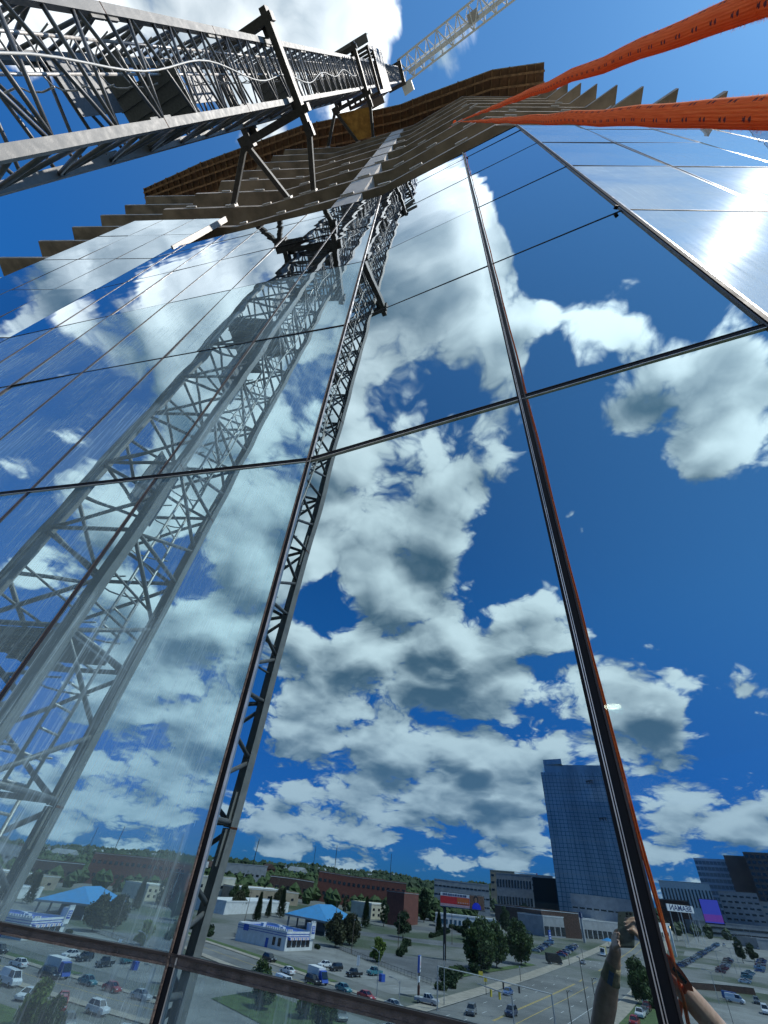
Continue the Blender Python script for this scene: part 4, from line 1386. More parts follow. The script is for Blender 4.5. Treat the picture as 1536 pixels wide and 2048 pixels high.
M['leaf_y'] = leaf_mat('yellow_green_leaves', (0.13, 0.19, 0.03))
M['leaf_r'] = leaf_mat('bronze_green_leaves', (0.06, 0.065, 0.025))

# ---- ground sheet
rings = [0, 60, 120, 180, 230, 300, 370, 440, 520, 600, 700, 800, 900, 1200, 1800, 3000, 6000, 14000]
ns = 72
vs, fs = [(0, 0, 0)], []
for r in rings[1:]:
    for k in range(ns):
        a = 2 * math.pi * k / ns
        x, y = r * math.cos(a), r * math.sin(a)
        vs.append((x, y, gz(x, y) - 0.02))
for k in range(ns):
    fs.append((0, 1 + k, 1 + (k + 1) % ns))
for i in range(len(rings) - 2):
    for k in range(ns):
        a, b = 1 + i * ns + k, 1 + i * ns + (k + 1) % ns
        fs.append((a, a + ns, b + ns, b))
MB().add(vs, fs).build('ground', M['ground'], kind='structure')

def sheet(name, poly, dz, mt, step=14.0):
    """flat patch draped on the ground: polygon clipped to a fine fan of strips"""
    bm = bmesh.new()
    vv = [bm.verts.new((x, y, 0)) for x, y in poly]
    bm.faces.new(vv)
    xs = [p[0] for p in poly]; ys = [p[1] for p in poly]
    if max(math.hypot(*p) for p in poly) > 228:
        for a0, a1, nrm in ((min(xs), max(xs), Vector((1, 0, 0))), (min(ys), max(ys), Vector((0, 1, 0)))):
            c = a0 + step
            while c < a1:
                co = nrm * c
                bmesh.ops.bisect_plane(bm, geom=bm.verts[:] + bm.edges[:] + bm.faces[:], plane_co=co, plane_no=nrm)
                c += step
    for v in bm.verts:
        v.co.z = gz(v.co.x, v.co.y) + dz
    for f in bm.faces:
        if f.normal.z < 0:
            f.normal_flip()
    me = bpy.data.meshes.new(name)
    bm.to_mesh(me)
    bm.free()
    me.materials.append(M[mt])
    return link(name, me, kind='structure')
def strip(name, line, o0, o1, dz, mt):
    """ribbon along a polyline between two sideways offsets (positive = left of travel)"""
    L = [Vector((x, y, 0)) for x, y in line]
    left, right = [], []
    for i, p in enumerate(L):
        t = (L[min(i + 1, len(L) - 1)] - L[max(i - 1, 0)]).normalized()
        nn = Vector((-t.y, t.x, 0))
        left.append(p + nn * o0)
        right.append(p + nn * o1)
    mb = MB()
    vs = []
    for a, b in zip(left, right):
        vs += [(a.x, a.y, gz(a.x, a.y) + dz), (b.x, b.y, gz(b.x, b.y) + dz)]
    mb.add(vs, [(2 * i, 2 * i + 1, 2 * i + 3, 2 * i + 2) for i in range(len(L) - 1)])
    return mb.build(name, M[mt], kind='structure')
def dens(line, step=12):
    out = []
    for a, b in zip(line[:-1], line[1:]):
        a, b = Vector(a), Vector(b)
        n = max(1, int((b - a).length / step))
        out += [tuple(a.lerp(b, k / n)) for k in range(n)]
    return out + [line[-1]]

# main road runs away south-west; positive offsets lie to the left of travel (towards the building side)
MAIN = dens([(-87.5, -94), (-112, -156), (-135, -212), (-158, -270), (-197, -367), (-262, -520), (-330, -690)])
RL, RR = 16.5, -12.3
strip('road', MAIN, RL, RR, 0.02, 'road')
strip('pavement', MAIN, RR, RR - 5.0, 0.12, 'pave')
strip('kerb', MAIN, RR + 0.0, RR - 0.25, 0.13, 'kerb')
strip('pavement', MAIN, RL + 4.5, RL, 0.12, 'pave')
strip('kerb', MAIN, RL + 0.25, RL, 0.13, 'kerb')
for o in (0.0, 0.35, -0.35 + 4.6 + 0.35):
    strip('road_marking', MAIN[1:], o + 0.09, o - 0.09, 0.026, 'line_y')
def dashes(line, off, on, gap, w, mt):
    acc, s = [], 0.0
    L = [Vector(p) for p in line]
    tot = sum((b - a).length for a, b in zip(L[:-1], L[1:]))
    mb = MB()
    d = 6.0
    while d < min(tot, 330):
        r0, r1 = along(line, d), along(line, d + on)
        if r0 and r1:
            q = []
            for (p, t) in (r0, r1):
                nn = Vector((-t.y, t.x))
                q.append((p + nn * (off + w / 2), p + nn * (off - w / 2)))
            pts = [q[0][0], q[0][1], q[1][1], q[1][0]]
            mb.quad(*[(p.x, p.y, gz(p.x, p.y) + 0.027) for p in pts])
        d += on + gap
    mb.build('road_marking', M[mt], kind='structure')
dashes(MAIN, -4.2, 3.2, 9.0, 0.16, 'line_w')
dashes(MAIN, -8.2, 3.2, 9.0, 0.16, 'line_w')
dashes(MAIN, 8.4, 3.2, 9.0, 0.16, 'line_w')
strip('road_marking', MAIN[1:7], 12.6, 12.45, 0.026, 'line_w')
# near street across the foot of the tower
ST2 = dens([(-320, -52), (-180, -73), (-130, -80), (-95, -86), (-60, -92), (0, -101), (120, -119)])
strip('road', ST2, 6.2, -6.2, 0.016, 'road')
strip('pavement', ST2[:19], -6.2, -8.6, 0.12, 'pave')
strip('kerb', ST2[:19], -6.2, -6.45, 0.13, 'kerb')
strip('pavement', ST2, 9.0, 6.2, 0.12, 'pave')
strip('road_marking', ST2[:18], 0.08, -0.08, 0.026, 'line_y')
strip('road_marking', [(-98, -93.5), (-84, -96)], 0.35, -0.35, 0.028, 'line_w')
strip('grass_verge', ST2[4:16], -8.6, -12.0, 0.05, 'grass')
# lots
sheet('parking_lot', [(-205, -88), (-150, -95.5), (-118, -99), (-116, -117), (-128, -121), (-192, -131), (-222, -132)], 0.012, 'lot_lt')
sheet('parking_lot', [(-130, -126), (-144, -163), (-160, -208), (-176, -250), (-262, -300), (-345, -335), (-360, -300), (-250, -205), (-300, -150), (-215, -134)], 0.008, 'lot')
sheet('parking_lot', [(-100, -70), (-170, -60), (-170, -20), (-60, -20), (-40, -78)], 0.006, 'lot_lt')
sheet('parking_lot', [(-70, -110), (-93, -172), (-108, -212), (-140, -305), (-205, -470), (-250, -600), (-150, -640), (-95, -430), (-60, -240), (-30, -130)], 0.008, 'lot_lt')
sheet('lawn', [(-128, -123), (-134, -140), (-148, -158), (-158, -200), (-164, -214), (-158, -214), (-146, -170), (-133, -132), (-124, -121)], 0.10, 'grass')
sheet('lawn', [(-76, -118), (-96, -172), (-118, -232), (-108, -226), (-86, -170), (-68, -120)], 0.10, 'grass')
sheet('lawn', [(-112, -48), (-88, -52), (-78, -64), (-96, -66), (-118, -62)], 0.10, 'grass')
# parking bays
def bays(p0, p1, n, ln, nm='bay_marking'):
    p0, p1 = Vector(p0), Vector(p1)
    t = (p1 - p0).normalized()
    nn = Vector((-t.y, t.x))
    mb = MB()
    for k in range(n + 1):
        a = p0.lerp(p1, k / n)
        q = [a - t * 0.07, a + t * 0.07, a + t * 0.07 + nn * ln, a - t * 0.07 + nn * ln]
        mb.quad(*[(v.x, v.y, gz(v.x, v.y) + 0.03) for v in q])
    mb.build(nm, M['line_w'], kind='structure')
bays((-121, -105.0), (-168, -98.6), 16, 5.0)
bays((-165, -160), (-240, -226), 26, 5.2)
bays((-228, -262), (-318, -306), 30, 5.2)

# ---- trees
def leaf_clump(mb, c, r, n, g, flat=1.0):
    for _ in range(n):
        v = Vector((g.gauss(0, 1), g.gauss(0, 1), g.gauss(0, 1) * flat)).normalized() * r * (g.random() ** 0.4)
        p = c + v
        s = g.uniform(0.22, 0.46) * (r ** 0.4)
        a = Vector((g.uniform(-1, 1), g.uniform(-1, 1), g.uniform(-0.6, 1))).normalized()
        b = a.orthogonal().normalized()
        q = a.cross(b)
        ang = g.uniform(0, 6.28)
        b, q = b * math.cos(ang) + q * math.sin(ang), q * math.cos(ang) - b * math.sin(ang)
        mb.add([p - b * s, p + q * s * 0.7, p + b * s, p - q * s * 0.7], [(0, 1, 2, 3)])
def broad_tree(seed, h=10.0, w=4.0, trunk=2.2, leaf='leaf', n=26, per=75):
    g = random.Random(seed)
    tk = MB()
    tk.path([(0, 0, -0.2), (g.uniform(-.1, .1), g.uniform(-.1, .1), trunk * 0.6), (g.uniform(-.2, .2), g.uniform(-.2, .2), h * 0.55), (0, 0, h * 0.8)], [0.24, 0.19, 0.11, 0.04], 8)
    for k in range(7):
        a = k * 0.9 + g.random()
        z = trunk + g.random() * h * 0.3
        e = Vector((math.cos(a) * w * 0.75, math.sin(a) * w * 0.75, z + h * 0.22 + g.random()))
        tk.path([(0, 0, z), (e.x * 0.5, e.y * 0.5, z + h * 0.09), tuple(e)], [0.09, 0.06, 0.02], 6)
    cr = MB()
    for _ in range(n):
        t = g.random()
        z = trunk + (h - trunk) * (0.12 + 0.86 * t)
        rad_ = w * math.sin(math.pi * min(1, 0.16 + 0.80 * t)) ** 0.7
        a = g.uniform(0, 6.283)
        rr = rad_ * math.sqrt(g.random()) * 0.85
        leaf_clump(cr, Vector((math.cos(a) * rr, math.sin(a) * rr, z - 0.4)), g.uniform(0.75, 1.35) * w / 3.6, per, g, 0.75)
    return tk.mesh('trunk', M['bark'], True), cr.mesh('crown', M[leaf])
def conifer(seed, h=10.0, w=1.8, leaf='leaf_d', n=2400):
    g = random.Random(seed)
    tk = MB().tube((0, 0, -0.2), (0, 0, h * 0.9), 0.18, 7, 0.03).mesh('trunk', M['bark'], True)
    cr = MB()
    for _ in range(n):
        t = g.random() ** 0.8
        z = 0.5 + (h - 0.5) * t
        a = g.uniform(0, 6.283)
        r = w * (1 - t) ** 0.75 * (0.55 + 0.5 * g.random()) * (1 + 0.18 * math.sin(a * 3 + z))
        p = Vector((math.cos(a) * r, math.sin(a) * r, z))
        o = Vector((math.cos(a), math.sin(a), 0.7)).normalized()
        s_ = Vector((-math.sin(a), math.cos(a), 0))
        L = g.uniform(0.3, 0.65)
        cr.add([p - s_ * 0.26, p + s_ * 0.26, p + o * L * 1.3], [(0, 1, 2)])
        cr.add([p - s_ * 0.12 - o * 0.2, p + s_ * 0.12 - o * 0.2, p + o * L * 0.6 + s_ * 0.1], [(0, 1, 2)])
    return tk, cr.mesh('crown', M[leaf])
TREES = {'oakA': broad_tree(1, 13.8, 6.2, 1.2, 'leaf', 72, 95), 'oakB': broad_tree(2, 12.8, 5.6, 1.2, 'leaf', 64, 95),
         'bron': broad_tree(3, 9.6, 4.9, 1.3, 'leaf_r', 56, 95), 'lime': broad_tree(4, 6.0, 3.0, 0.5, 'leaf_y', 34, 80),
         'round': broad_tree(5, 9.8, 4.4, 1.8, 'leaf_d', 46, 90), 'slim': broad_tree(6, 13.0, 3.0, 1.2, 'leaf_d', 44, 80),
         'conA': conifer(7, 10.5, 2.3), 'conB': conifer(8, 12.0, 2.7), 'bigdark': broad_tree(9, 18.0, 4.8, 2.0, 'leaf_d', 70, 90)}
def tree(kind, x, y, label, s=1.0, rz=0.0, group=None, nm=None):
    con = kind.startswith('con')
    t = thing(nm or ('conifer_tree' if con else 'tree'), label, 'tree', loc=G(x, y), rz=rz, group=group)
    t.scale = (s, s, s)
    tk, cr = TREES[kind]
    link('trunk', tk, t, loc=(0, 0, 0))
    link('crown', cr, t, loc=(0, 0, 0))
    return t
tree('oakA', -146.6, -164.9, 'broad green tree nearest the traffic gantry in the roadside group', 1.0)
tree('oakB', -153.5, -182, 'middle green tree of the roadside group beside the billboard lot', 1.0, 1.3)
tree('oakA', -158.5, -204, 'far green tree of the roadside group nearest the blue car lot', 0.97, 2.1)
tree('oakB', -151, -172, 'slender green tree between two broad roadside trees', 0.8, 3.0)
tree('bron', -193.1, -132.1, 'bronze green round tree at the front corner of the blue roofed pavilion', 1.0)
tree('bron', -200.5, -144.5, 'bronze green round tree behind another beside the pavilion', 0.98, 1.7)
tree('round', -230.4, -200.6, 'lone round dark tree on a thin trunk in the pavilion car park', 1.0)
tree('conA', -258.3, -128.1, 'pointed conifer left of the blue roofed pavilion', 1.0)
tree('conA', -276.1, -143.3, 'short conifer between two taller conifers behind the diner', 0.78, 1.0)
tree('conB', -279.1, -152.4, 'tall dense conifer touching the pavilion roof line', 1.0, 2.0)
tree('conB', -262.3, -199.8, 'dark narrow conifer right of the blue pavilion roof', 1.1, 0.5)
tree('slim', -273.8, -222.8, 'thin airy tree beside the narrow dark conifer', 0.95)
tree('slim', -330, -232, 'small slim tree peeking over the pavilion roof', 0.75, 2.0)
tree('bigdark', -305.3, -285.0, 'very tall dark tree beside the brick block', 1.02)
tree('lime', -164.2, -131.1, 'bright yellow green bushy tree by the diner fence', 1.0)
tree('bigdark', -243, -300, 'dark upright tree just right of the billboard', 0.8, 1.0)
tree('oakB', -99.3, -185.6, 'green street tree between the worker and the deep mullion', 0.75, 0.7)
tree('round', -105.8, -197, 'small street tree behind the fence near the worker', 0.7, 1.2)
tree('bigdark', -143.1, -400.2, 'dark tree standing among rows of parked cars', 0.62, 2.2)
tree('round', -143.4, -420.3, 'pale bushy tree beside the dark lot tree', 0.8)
tree('round', -131.5, -440, 'dark low tree at the far right of the car lot', 0.9, 0.5)
tree('oakB', -103.6, -55.1, 'green tree close below in the near lot on the left', 0.40, 0.4)
tree('oakA', -112, -58.5, 'spreading green tree at the bottom left of the near lot', 0.42, 2.4)
tree('lime', -96.5, -60.5, 'yellow green tree low behind the splashed pane', 0.8, 1.1)
tree('oakB', -88.5, -58.5, 'green tree by the near lot kerb under the ledge', 0.34, 1.9)
gt_ = random.Random(77)
for k in range(52):
    az, d = gt_.uniform(222, 266), gt_.uniform(285, 620)
    v = PA(az, d)
    if 224 < az < 243 and d < 330:
        continue
    kd_ = gt_.choice(['round', 'bron', 'slim', 'oakB', 'conA'])
    t = tree(kd_, v.x, v.y, {'round': 'round dark green tree', 'bron': 'low bronze tinged tree', 'slim': 'slim upright tree', 'oakB': 'wide bright green tree', 'conA': 'small pointed conifer'}[kd_] + ' standing among the warehouses in the middle distance', gt_.uniform(0.6, 1.0), gt_.uniform(0, 6), 'trees among the warehouses', 'tree')
# clipped bushes
def bush(seed, r, n=9):
    g = random.Random(seed)
    mb = MB()
    for _ in range(n):
        leaf_clump(mb, Vector((g.uniform(-r, r), g.uniform(-r, r) * 0.7, g.uniform(0.35, 0.9) * r)), r * 0.55, 70, g)
    return mb.mesh('bush', M['leaf_d'])
for i, (x, y, r, lb) in enumerate([(-125.9, -128.0, 1.3, 'round bush on the traffic island by the blue pylon sign'), (-123.2, -125.5, 1.1, 'small bush beside another on the traffic island'),
                               (-121.5, -119.5, 1.2, 'low bush at the diner exit kerb'), (-133, -134, 2.4, 'wide hedge clump along the road verge'), (-137, -142, 2.2, 'hedge clump behind the street sign post'),
                               (-128, -129.5, 2.0, 'hedge clump nearest the yellow warning sign'), (-144, -158, 1.8, 'dark bush under the roadside trees'), (-151, -171, 1.6, 'second dark bush under the roadside trees'),
                               (-187, -119.5, 1.0, 'dark shrub under the diner front windows'), (-181.5, -107.5, 0.9, 'small shrub at the diner corner'), (-95, -183, 1.4, 'hedge along the fence by the worker arm')]):
    o = link('bush', bush(20 + i, r), None, loc=G(x, y))
    tag(o, lb, 'bush')

gb_ = random.Random(9)
bm_low = bush(60, 1.5)
for line, n in ((((-232, -222), (-258, -262)), 9), (((-176, -152), (-215, -190)), 8), (((-205, -84.5), (-232, -84)), 6), (((-250, -268), (-292, -292)), 9)):
    for k in range(n):
        p = Vector(line[0]).lerp(Vector(line[1]), (k + gb_.random() * 0.6) / n)
        o = link('bush', bm_low, None, loc=G(p.x, p.y))
        o.scale = (gb_.uniform(0.8, 1.5),) * 3
        o.rotation_euler = (0, 0, gb_.uniform(0, 6))
        tag(o, 'dark clipped bush in the planted strips of the car parks', 'bush', 'bushes in the planted strips')

# ---- vehicles
def car_meshes(kind):
    if kind == 'sedan':
        L, Wd = 4.7, 1.82
        prof = [(-2.32, 0.30), (2.30, 0.28), (2.34, 0.55), (2.18, 0.74), (1.05, 0.90), (-1.55, 0.95), (-2.25, 0.92), (-2.36, 0.62)]
        cab = [(-1.70, 0.93), (1.05, 0.89), (0.25, 1.40), (-1.00, 1.42)]
    elif kind == 'suv':
        L, Wd = 4.7, 1.9
        prof = [(-2.30, 0.36), (2.28, 0.34), (2.34, 0.70), (2.20, 0.95), (1.15, 1.06), (-2.20, 1.08), (-2.34, 0.8)]
        cab = [(-2.18, 1.06), (1.12, 1.04), (0.45, 1.68), (-1.85, 1.70)]
    elif kind == 'pickup':
        L, Wd = 5.6, 1.95
        prof = [(-2.80, 0.42), (2.70, 0.40), (2.76, 0.80), (2.62, 1.04), (1.45, 1.14), (-0.60, 1.12), (-0.62, 1.02), (-2.78, 1.04)]
        cab = [(-0.55, 1.10), (1.45, 1.12), (0.75, 1.78), (-0.35, 1.80)]
    else:  # van
        L, Wd = 5.6, 2.0
        prof = [(-2.75, 0.40), (2.72, 0.38), (2.78, 0.85), (2.45, 1.15), (2.05, 1.25), (-2.75, 1.25)]
        cab = [(-2.72, 1.23), (2.10, 1.23), (1.45, 2.10), (-2.62, 2.16)]
    hw = Wd / 2
    n = len(prof)
    body = MB()
    vs = []
    for y, s in ((-hw, 0.94), (-hw + 0.10, 1.0), (hw - 0.10, 1.0), (hw, 0.94)):
        vs += [(x * (1 if s == 1 else 0.985), y, 0.62 + (z - 0.62) * s) for x, z in prof]
    fs = [tuple(range(n)), tuple(3 * n + k for k in range(n - 1, -1, -1))]
    for l in range(3):
        fs += [(l * n + (k + 1) % n, l * n + k, (l + 1) * n + k, (l + 1) * n + (k + 1) % n) for k in range(n)]
    body.add(vs, fs)
    (x0, z0), (x1, z1), (x2, z2), (x3, z3) = cab
    tw = hw - 0.30
    body.add([(x3 - .03, -tw, z3), (x2 + .03, -tw, z2), (x2 + .03, tw, z2), (x3 - .03, tw, z3), (x3 + .1, -tw + .1, z3 + 0.05), (x2 - .1, -tw + .1, z2 + 0.05), (x2 - .1, tw - .1, z2 + 0.05), (x3 + .1, tw - .1, z3 + 0.05)], MB.BOXF)
    for f in (0.0, 0.45, 1.0):                       # pillars
        for s in (-1, 1):
            a = Vector((x0 + (x1 - x0) * f, s * (hw - 0.09), z0))
            b = Vector((x3 + (x2 - x3) * f, s * (tw + 0.0), z3))
            body.beam(a, b, 0.09, 0.05, (1, 0, 0))
    if kind == 'van':
        for s in (-1, 1):
            body.slab4([(x0 + .02, s * (hw - .07), z0), (0.35, s * (hw - .07), z0), (0.25, s * (tw + .015), z3), (x3 + .02, s * (tw + .015), z3)], (0, -s * 0.02, 0))
    gl = MB()
    b0 = hw - 0.10
    gl.add([(x0, -b0, z0), (x1, -b0, z1), (x1, b0, z1), (x0, b0, z0), (x3, -tw, z3), (x2, -tw, z2), (x2, tw, z2), (x3, tw, z3)], MB.BOXF)
    wheel = MB()
    wheel.tube((0, -0.12, 0), (0, 0.12, 0), 0.34, 14)
    rim = MB().tube((0, -0.128, 0), (0, 0.128, 0), 0.20, 10)
    hl = MB().box((0, 0, 0), (0.10, 0.36, 0.14))
    tl = MB().box((0, 0, 0), (0.08, 0.30, 0.18))
    pm = body.mesh('car_body', M['white_paint'])
    return dict(body=pm, glass=gl.mesh('windows', M['win']), wheel=wheel.mesh('wheel', M['tyre']), rim=rim.mesh('rim', M['rim']),
                head=hl.mesh('headlight', M['lamp_w']), tail=tl.mesh('tail_light', M['lamp_r']), L=L, W=Wd, hz=0.66 if kind == 'sedan' else 0.84)
CARS = {k: car_meshes(k) for k in ('sedan', 'suv', 'pickup', 'van')}
PAINT = {}
def paint(nm):
    if nm not in PAINT:
        c = {'white': (0.75, 0.76, 0.77), 'silver': (0.42, 0.44, 0.46), 'grey': (0.13, 0.14, 0.15), 'black': (0.012, 0.012, 0.014), 'red': (0.36, 0.015, 0.02),
             'blue': (0.03, 0.10, 0.28), 'navy': (0.012, 0.03, 0.09), 'pale blue': (0.22, 0.36, 0.48), 'dark red': (0.14, 0.012, 0.02), 'teal': (0.03, 0.18, 0.22), 'yellow': (0.6, 0.42, 0.05), 'tan': (0.36, 0.31, 0.22)}[nm]
        mt, nt, out = new_mat(nm.replace(' ', '_') + '_car_paint')
        b = nt.nodes.new('ShaderNodeBsdfPrincipled')
        tc = nt.nodes.new('ShaderNodeTexCoord')
        n1 = noise(nt, tc.outputs['Object'], 2.0, 3, 0.6)
        nt.links.new(mixrgb(nt, n1.outputs[0], tuple(x * 0.9 for x in c), tuple(min(1, x * 1.08) for x in c)), b.inputs['Base Color'])
        b.inputs['Roughness'].default_value = 0.32
        b.inputs['Coat Weight'].default_value = 0.6
        b.inputs['Coat Roughness'].default_value = 0.08
        nt.links.new(b.outputs[0], out.inputs[0])
        PAINT[nm] = mt
    return PAINT[nm]
def car(kind, colr, x, y, head, label, group=None):
    """head: compass bearing in degrees the nose points to"""
    C = CARS[kind]
    t = thing({'sedan': 'car', 'suv': 'suv', 'pickup': 'pickup_truck', 'van': 'van'}[kind], label, {'sedan': 'car', 'suv': 'car', 'pickup': 'pickup truck', 'van': 'van'}[kind], loc=G(x, y, 0.02), rz=math.pi / 2 - rad(head), group=group)
    b = link('car_body', C['body'], t, loc=(0, 0, 0))
    b.material_slots[0].link = 'OBJECT'
    b.material_slots[0].material = paint(colr)
    link('windows', C['glass'], t, loc=(0, 0, 0))
    for sx in (-1, 1):
        for sy in (-1, 1):
            w = link('wheel', C['wheel'], t, loc=(sx * C['L'] * 0.30, sy * (C['W'] / 2 - 0.11), 0.34))
            link('rim', C['rim'], w, loc=(0, 0, 0))
    for sy in (-1, 1):
        link('headlight', C['head'], t, loc=(C['L'] / 2 - 0.07, sy * (C['W'] / 2 - 0.30), C['hz']))
        link('tail_light', C['tail'], t, loc=(-C['L'] / 2 + 0.03, sy * (C['W'] / 2 - 0.24), C['hz'] + 0.05))
    return t
MH = 201.9      # bearing of the main road going away
car('suv', 'grey', -97.4, -105.1, MH + 180 + 12, 'dark grey suv turning at the near end of the wide road')
car('sedan', 'blue', -113.5, -138.5, MH + 180, 'blue sedan in the lane beside the yellow centre line')
car('suv', 'navy', -94.5, -115.8, MH + 180, 'navy car nearest the tower coming up the wide road')
car('sedan', 'silver', -160.5, -252.9, MH, 'silver car far up the wide road by the car dealer')
car('sedan', 'white', -151.3, -99.9, 12, 'white car parked at the end of the diner row')
car('suv', 'black', -146.0, -100.6, 12, 'black car parked beside the white car at the diner')
car('pickup', 'black', -138.0, -101.8, 12, 'black pickup parked mid row in front of the diner')
car('pickup', 'teal', -140.8, -111.5, 12, 'dark teal pickup parked with a white tailgate by the fence')
car('pickup', 'silver', -107.4, -101.0, 115, 'silver pickup leaving the diner lot by the blue sign')
car('suv', 'black', -157.5, -84.2, 98, 'black car on the near street beyond the brown ledge')
car('sedan', 'red', -113.0, -87.2, 98, 'small red car on the near street below the diner')
car('sedan', 'teal', -120.5, -85.8, 98, 'dark teal sedan just ahead of a red car on the near street')
car('sedan', 'silver', -104.5, -88.6, 98, 'silver car close to the corner on the near street')
car('sedan', 'white', -140.6, -80.9, 278, 'white sedan in the far lane seen through the splashed left pane')
car('suv', 'black', -128.5, -81.5, 98, 'dark suv on the near street seen over the ledge on the left')
car('van', 'white', -123.8, -70.6, 95, 'white van parked low in the splashed left pane')
car('sedan', 'blue', -127.5, -64.7, 40, 'blue car under trees in the near lot on the left')
car('sedan', 'white', -112.7, -68.6, 30, 'white hatchback in the near lot beside a hedge')
car('sedan', 'red', -108.3, -72.9, 60, 'bright red car in the near lot')
car('suv', 'red', -103.5, -69.6, 60, 'red suv parked next to the bright red car')
car('suv', 'white', -98.6, -74.3, 100, 'white suv beside the red cars in the near lot')
car('sedan', 'grey', -94.6, -66.0, 70, 'grey car in the near lot by the lawn')
car('sedan', 'silver', -84.0, -70.0, 120, 'silver car half hidden under the brown ledge')
car('sedan', 'navy', -78.5, -74.5, 120, 'navy car beside the silver one under the ledge')
car('pickup', 'white', -88.2, -161.5, 20, 'white pickup parked right of the left forearm')
car('suv', 'red', -82.5, -147.5, 20, 'red suv parked nearest the bottom edge beside the forearm')
car('suv', 'dark red', -93.5, -175.5, 20, 'dark red suv parked behind the deep mullion')
car('sedan', 'grey', -91.0, -169.0, 20, 'grey car next to the white pickup')
cols_ = ['white', 'silver', 'grey', 'black', 'blue', 'navy', 'pale blue', 'silver', 'white', 'red', 'grey', 'teal', 'dark red']
gcar = random.Random(12)
ORD = ['nearest', 'second', 'third', 'fourth', 'fifth', 'sixth', 'seventh', 'eighth', 'ninth', 'tenth', 'eleventh', 'twelfth', 'thirteenth', 'fourteenth', 'fifteenth', 'sixteenth', 'seventeenth', 'eighteenth', 'nineteenth', 'twentieth']
def row(p0, p1, n, head, label, group, kinds=('sedan', 'suv', 'sedan', 'pickup'), skip=0.12, cs=None):
    """cars nose to the same side along p0 -> p1; the label names the colour and the place counted from the near end"""
    p0, p1 = Vector(p0), Vector(p1)
    i = 0
    for k in range(n):
        if gcar.random() < skip:
            continue
        p = p0.lerp(p1, k / max(1, n - 1))
        kd, cc = gcar.choice(kinds), gcar.choice(cs or cols_)
        w_ = ORD[i % 20] if i < 20 else 'twentieth and ' + ORD[i - 20] if i - 20 < 20 else 'far'
        lb = '%s %s, %s from the near end, %s' % (cc, {'sedan': 'car', 'suv': 'suv', 'pickup': 'pickup'}[kd], w_, label)
        car(kd, cc, p.x + gcar.uniform(-.3, .3), p.y + gcar.uniform(-.3, .3), head + gcar.uniform(-3, 3), lb, group)
        i += 1
row((-145, -318), (-200, -516), 42, 292, 'long row by the dealer', 'cars in the long dealer row', skip=0.06, cs=['pale blue', 'silver', 'blue', 'grey', 'white', 'navy', 'silver', 'pale blue'])
row((-125.6, -316.5), (-150, -398), 13, 112, 'middle row by the lamps', 'cars in the middle lot row', cs=['navy', 'grey', 'blue', 'dark red', 'black', 'silver'])
row((-108.5, -298), (-122, -345), 8, 112, 'row above the low wall', 'cars above the low wall', cs=['teal', 'navy', 'white', 'pale blue', 'silver'])
row((-123, -362), (-144, -436), 12, 292, 'row past the lot tree', 'cars past the lot tree', cs=['blue', 'silver', 'dark red', 'pale blue', 'grey'])
row((-196, -520), (-170, -540), 5, 200, 'far head of the lot', 'cars at the head of the lot', cs=['white', 'silver'])
car('van', 'white', -88.9, -231.0, 100, 'white work van with roof rack parked alone in the lower right lot')
car('van', 'blue', -91.3, -234.8, 100, 'blue van parked behind the white work van')
car('suv', 'grey', -85.8, -241.0, 20, 'grey suv parked by the low wall')
car('van', 'white', -76.8, -220.5, 20, 'white van at the right edge of the lot')
row((-300, -293), (-338, -320), 11, 60, 'row before the motel', 'cars before the motel', cs=['white', 'silver', 'black', 'grey', 'white'])
row((-178, -262), (-206, -318), 12, 292, 'first dealer rank', 'cars on the dealer frontage', cs=['blue', 'pale blue', 'silver', 'white', 'red', 'navy'])
row((-190, -258), (-218, -312), 12, 292, 'second dealer rank', 'cars in the second dealer rank', cs=['blue', 'navy', 'silver', 'black', 'pale blue'])
row((-236, -172), (-262, -196), 5, 40, 'by the pavilion trees', 'cars by the pavilion trees', cs=['white', 'silver', 'grey'])
